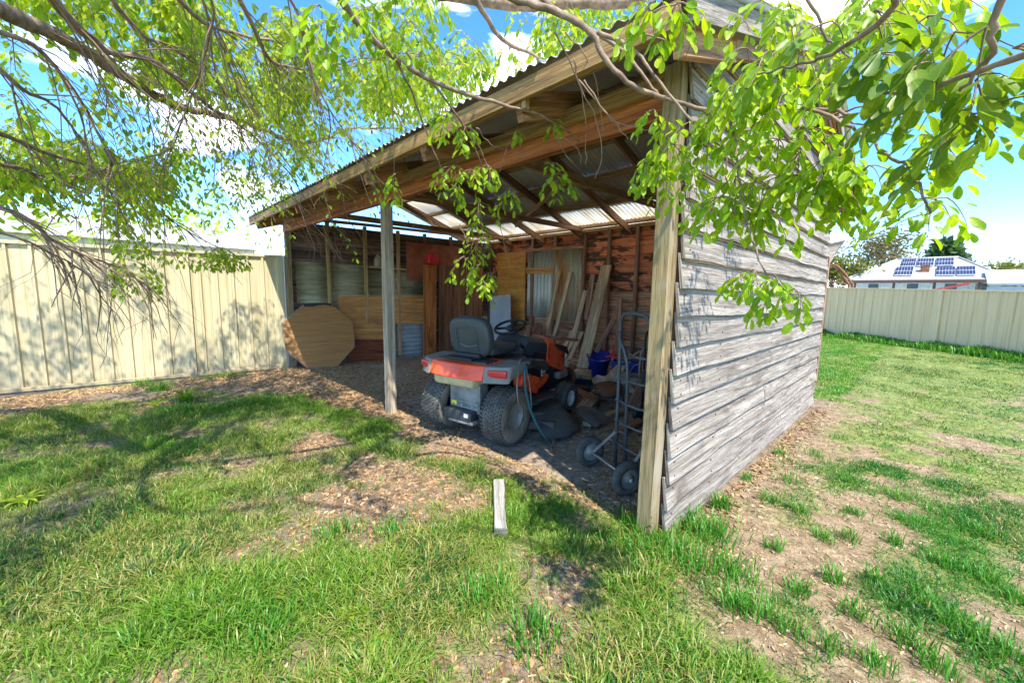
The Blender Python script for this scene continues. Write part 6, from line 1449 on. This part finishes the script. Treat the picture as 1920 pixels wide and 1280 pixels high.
blades(150000, tuft_gen(-7.6, 2.6, -2.6, 4.5, 16, .026), 'grass', .045, .13, .0024)
blades(120000, tuft_gen(-3.5, 8.5, 2.0, 21.5, 9, .035, True), 'grass', .05, .10, .0048)
# taller grass against the far fence, at the post and at the foot of the near wall
FA, FB = Vector((-8.6, 23.9, 0)), Vector((5.0, 12.35, 0)); fd = (FB-FA).normalized(); fnn = Vector((-fd.y, fd.x, 0)); 
if fnn.dot(-FA) < 0: fnn = -fnn
def fence_edge():
    s = rnd.uniform(6.5, 17.8); o_ = abs(rnd.gauss(0, .22)) + .03; p = FA + fd*s + fnn*o_; return (p.x, p.y, hgt(p.x, p.y), 1.0 + .5*fbm(s, 0, 1.2, 2.0), rnd.uniform(.0, .22), 0, 0)
blades(15000, fence_edge, 'fence_grass', .16, .34, .009)
TUFTS = [(1275,985,.17,260,.16),(1330,1010,.14,220,.15),(1352,955,.06,120,.13),(1235,1035,.15,260,.15),(1290,1060,.18,300,.14),(1180,1040,.12,150,.13),(1190,1010,.05,30,.24),(1380,1080,.12,160,.12),
         (500,760,.1,80,.1),(300,730,.12,140,.17),(265,722,.12,100,.14),(390,742,.15,80,.08),(350,752,.10,120,.14),(840,1010,.1,90,.1),(740,1000,.12,120,.12),(640,1000,.12,140,.12),(900,1120,.14,160,.13),(1000,1200,.14,200,.13),
         (500,1190,.14,200,.12),(1560,1090,.05,70,.11),(1640,1090,.05,70,.1),(1730,1130,.06,80,.1),(1770,1060,.06,90,.1),(1590,1010,.05,60,.1),(1500,960,.06,80,.09),(1440,940,.07,90,.09),(1850,1090,.06,90,.1),(1680,930,.09,90,.1),(1590,900,.09,90,.09),(1420,1150,0.08,110,0.11),(1480,1180,0.07,90,0.10),(1600,1150,0.06,80,0.10),(1700,1200,0.08,120,0.10),(1800,1180,0.08,120,0.10),(1880,1220,0.10,150,0.10),(1640,1240,0.06,80,0.10),(1760,1250,0.06,80,0.10),(1560,1220,0.05,60,0.10),(1500,1110,0.05,60,0.09),(1680,1020,0.06,80,0.09),(1600,960,0.06,80,0.08),(1840,1000,0.09,110,0.09),(1750,960,0.10,120,0.08),(1900,1120,0.07,90,0.10),(1450,1030,0.05,60,0.09),(1540,1010,0.05,50,0.09),(1400,900,0.05,60,0.08),(1460,850,0.06,70,0.08),(1570,820,0.10,80,0.07),(1660,840,0.12,90,0.07),(1800,880,0.12,110,0.08),(1370,1140,0.08,110,0.12),(1480,905,.09,80,.09),(1530,855,.1,60,.08)]
tq = []
for x, y, rr, n_, ln in TUFTS:
    c = g(x, y)
    for k in range(n_):
        ox, oy = rnd.gauss(0, rr*.5), rnd.gauss(0, rr*.5); tq.append((c.x+ox, c.y+oy, hgt(c.x, c.y) - .005, ln/.1, max(0, .1 + .15*rnd.random() + (.4 if rnd.random() < .06 else 0)), ox*1.2, oy*1.2))
_n = len(tq); blades(_n, lambda: tq.pop(), 'grass_tufts', .07, .125, .0024)
# broad-leaved weeds
def weed(x, y, n, ln, wd, label, rise=.7):
    c = g(x, y); root = MB()
    for k in range(n):
        a = 6.28*k/n + rnd.uniform(-.25, .25); L_ = ln*rnd.uniform(.75, 1.15); d = Vector((math.cos(a), math.sin(a), 0)); sd = Vector((-d.y, d.x, 0)); vs = []
        for i in range(7):
            t = i/6; w = wd*math.sin(math.pi*min(1, t*.92+.08))**.8*(1 if t < 1 else 0); p = c + d*L_*t*.85 + Vector((0, 0, .01 + L_*rise*(t - .75*t*t))); vs += [p - sd*w + Vector((0, 0, w*.3)), p, p + sd*w + Vector((0, 0, w*.3))]
        fs = []
        for i in range(6):
            for j in range(2): fs.append([3*i+j, 3*i+j+1, 3*i+4+j, 3*i+3+j])
        root.add(vs, fs, None, True)
    single('broadleaf_weed', root, 'leaf', label, 'weed', 'broad leaved weeds in the grass')
weed(45, 945, 9, .14, .014, 'broad leaved weed rosette in the grass at the left edge'); weed(90, 1025, 6, .09, .016, 'small two toned weed just below the larger rosette at the left')
weed(348, 752, 11, .26, .02, 'tallest leafy weed, standing in the sunny strip near the left fence', 1.3); weed(290, 765, 8, .16, .014, 'smaller leafy weed left of the tallest one near the left fence', 1.2)
weed(655, 1155, 7, .06, .018, 'round leaved weed in the grass at bottom left of centre'); weed(715, 1212, 6, .07, .018, 'rounded weed at the bottom, below the bare brown patch'); weed(690, 1160, 6, .06, .013, 'small bluish weed in the grass left of the bottom bare patch')
# bark chips and litter
M['straw_chip'] = leafmat('straw_chip', [(0.42, 0.32, 0.2), (0.32, 0.22, 0.13), (0.5, 0.42, 0.3), (0.24, 0.155, 0.09)], 0.0)
def chips(N_, fn, name, l0, l1, cm='chip'):
    vs, fs, tn = [], [], []
    k = 0
    while k < N_:
        q = fn()
        if q is None: continue
        x, y, z = q; a = rnd.uniform(0, 6.28); L_ = rnd.uniform(l0, l1); w = L_*rnd.uniform(.16, .4); t = .004
        d = Vector((math.cos(a), math.sin(a), rnd.gauss(0, .25))).normalized(); s = d.cross(Vector((0, 0, 1))).normalized(); s = (s + Vector((0, 0, rnd.gauss(0, .3)))).normalized(); u = s.cross(d)
        c = Vector((x, y, z + .003)); bnd = u*rnd.uniform(-.1, .1)*L_
        o_ = len(vs); pts = [c - d*L_*.5 - s*w*.3, c - d*L_*.5 + s*w*.3, c + s*w*.5 + bnd, c - s*w*.5 + bnd, c + d*L_*.5 + s*w*.2, c + d*L_*.5 - s*w*.2]
        vs += [tuple(p + u*t) for p in pts]; vs += [tuple(p - u*t) for p in pts]
        fs += [(o_, o_+1, o_+2, o_+3), (o_+3, o_+2, o_+4, o_+5), (o_+6, o_+9, o_+8, o_+7), (o_, o_+6, o_+7, o_+1), (o_+1, o_+7, o_+8, o_+2), (o_+2, o_+8, o_+10, o_+4), (o_+5, o_+11, o_+9, o_+3), (o_+3, o_+9, o_+6, o_)]
        tn += [rnd.random()]*12; k += 1
    me = bpy.data.meshes.new(name); me.from_pydata(vs, [], fs); at = me.attributes.new('tint', 'FLOAT', 'POINT'); at.data.foreach_set('value', tn); me.materials.append(M[cm])
    o = bpy.data.objects.new(name, me); COL.objects.link(o); o['kind'] = 'stuff'
DUST = [(g(880, 870), .9), (g(830, 835), .5), (g(1000, 850), .6), (g(690, 880), .35)]
def chip_shed():
    x, y = rnd.uniform(-7.7, -.95), rnd.uniform(1.5, 6.3)
    if y < 2.1 and cv(x, y) > .3: return None
    for c, r_ in DUST:
        if (x-c.x)**2 + (y-c.y)**2 < (r_*(1+.4*fbm(x, y, 2, 3)))**2 and rnd.random() < .85: return None
    if rnd.random() > .55 + .9*fbm(x, y, 1.6, 44): return None
    return x, y, hgt(x, y)
def chip_left():
    x, y = rnd.uniform(-7.8, -4.0), rnd.uniform(-1.6, 2.6)
    if cv(x, y) > .35 and rnd.random() < .8: return None
    if x > -7.4 and rnd.random() > .4 + 1.2*fbm(x, y, 1.3, 4): return None
    return x, y, hgt(x, y)
def chip_lawn():
    x, y = rnd.uniform(-.8, 4.5), rnd.uniform(1.2, 8)
    if rnd.random() > min(1, (3.2/math.hypot(x, y))): return None
    if cv(x, y) > .4 and rnd.random() < .7: return None
    return x, y, hgt(x, y)
def chip_front():
    x, y = rnd.uniform(-5.5, -.6), rnd.uniform(-.2, 2.3)
    if cv(x, y) > .25 and rnd.random() < .88: return None
    return x, y, hgt(x, y)
chips(26000, chip_shed, 'bark_mulch', .018, .055); chips(11000, chip_left, 'bark_mulch', .02, .06); chips(6000, chip_lawn, 'dry_litter', .008, .026, 'straw_chip'); chips(9000, chip_front, 'dry_litter', .012, .04)
# fallen curled leaves along the wall foot
def wallfoot():
    y = rnd.uniform(2.2, 6.3); x = -.86 + abs(rnd.gauss(0, .09)); return x, y, hgt(x, y) + .004
chips(600, wallfoot, 'dry_litter', .02, .05)
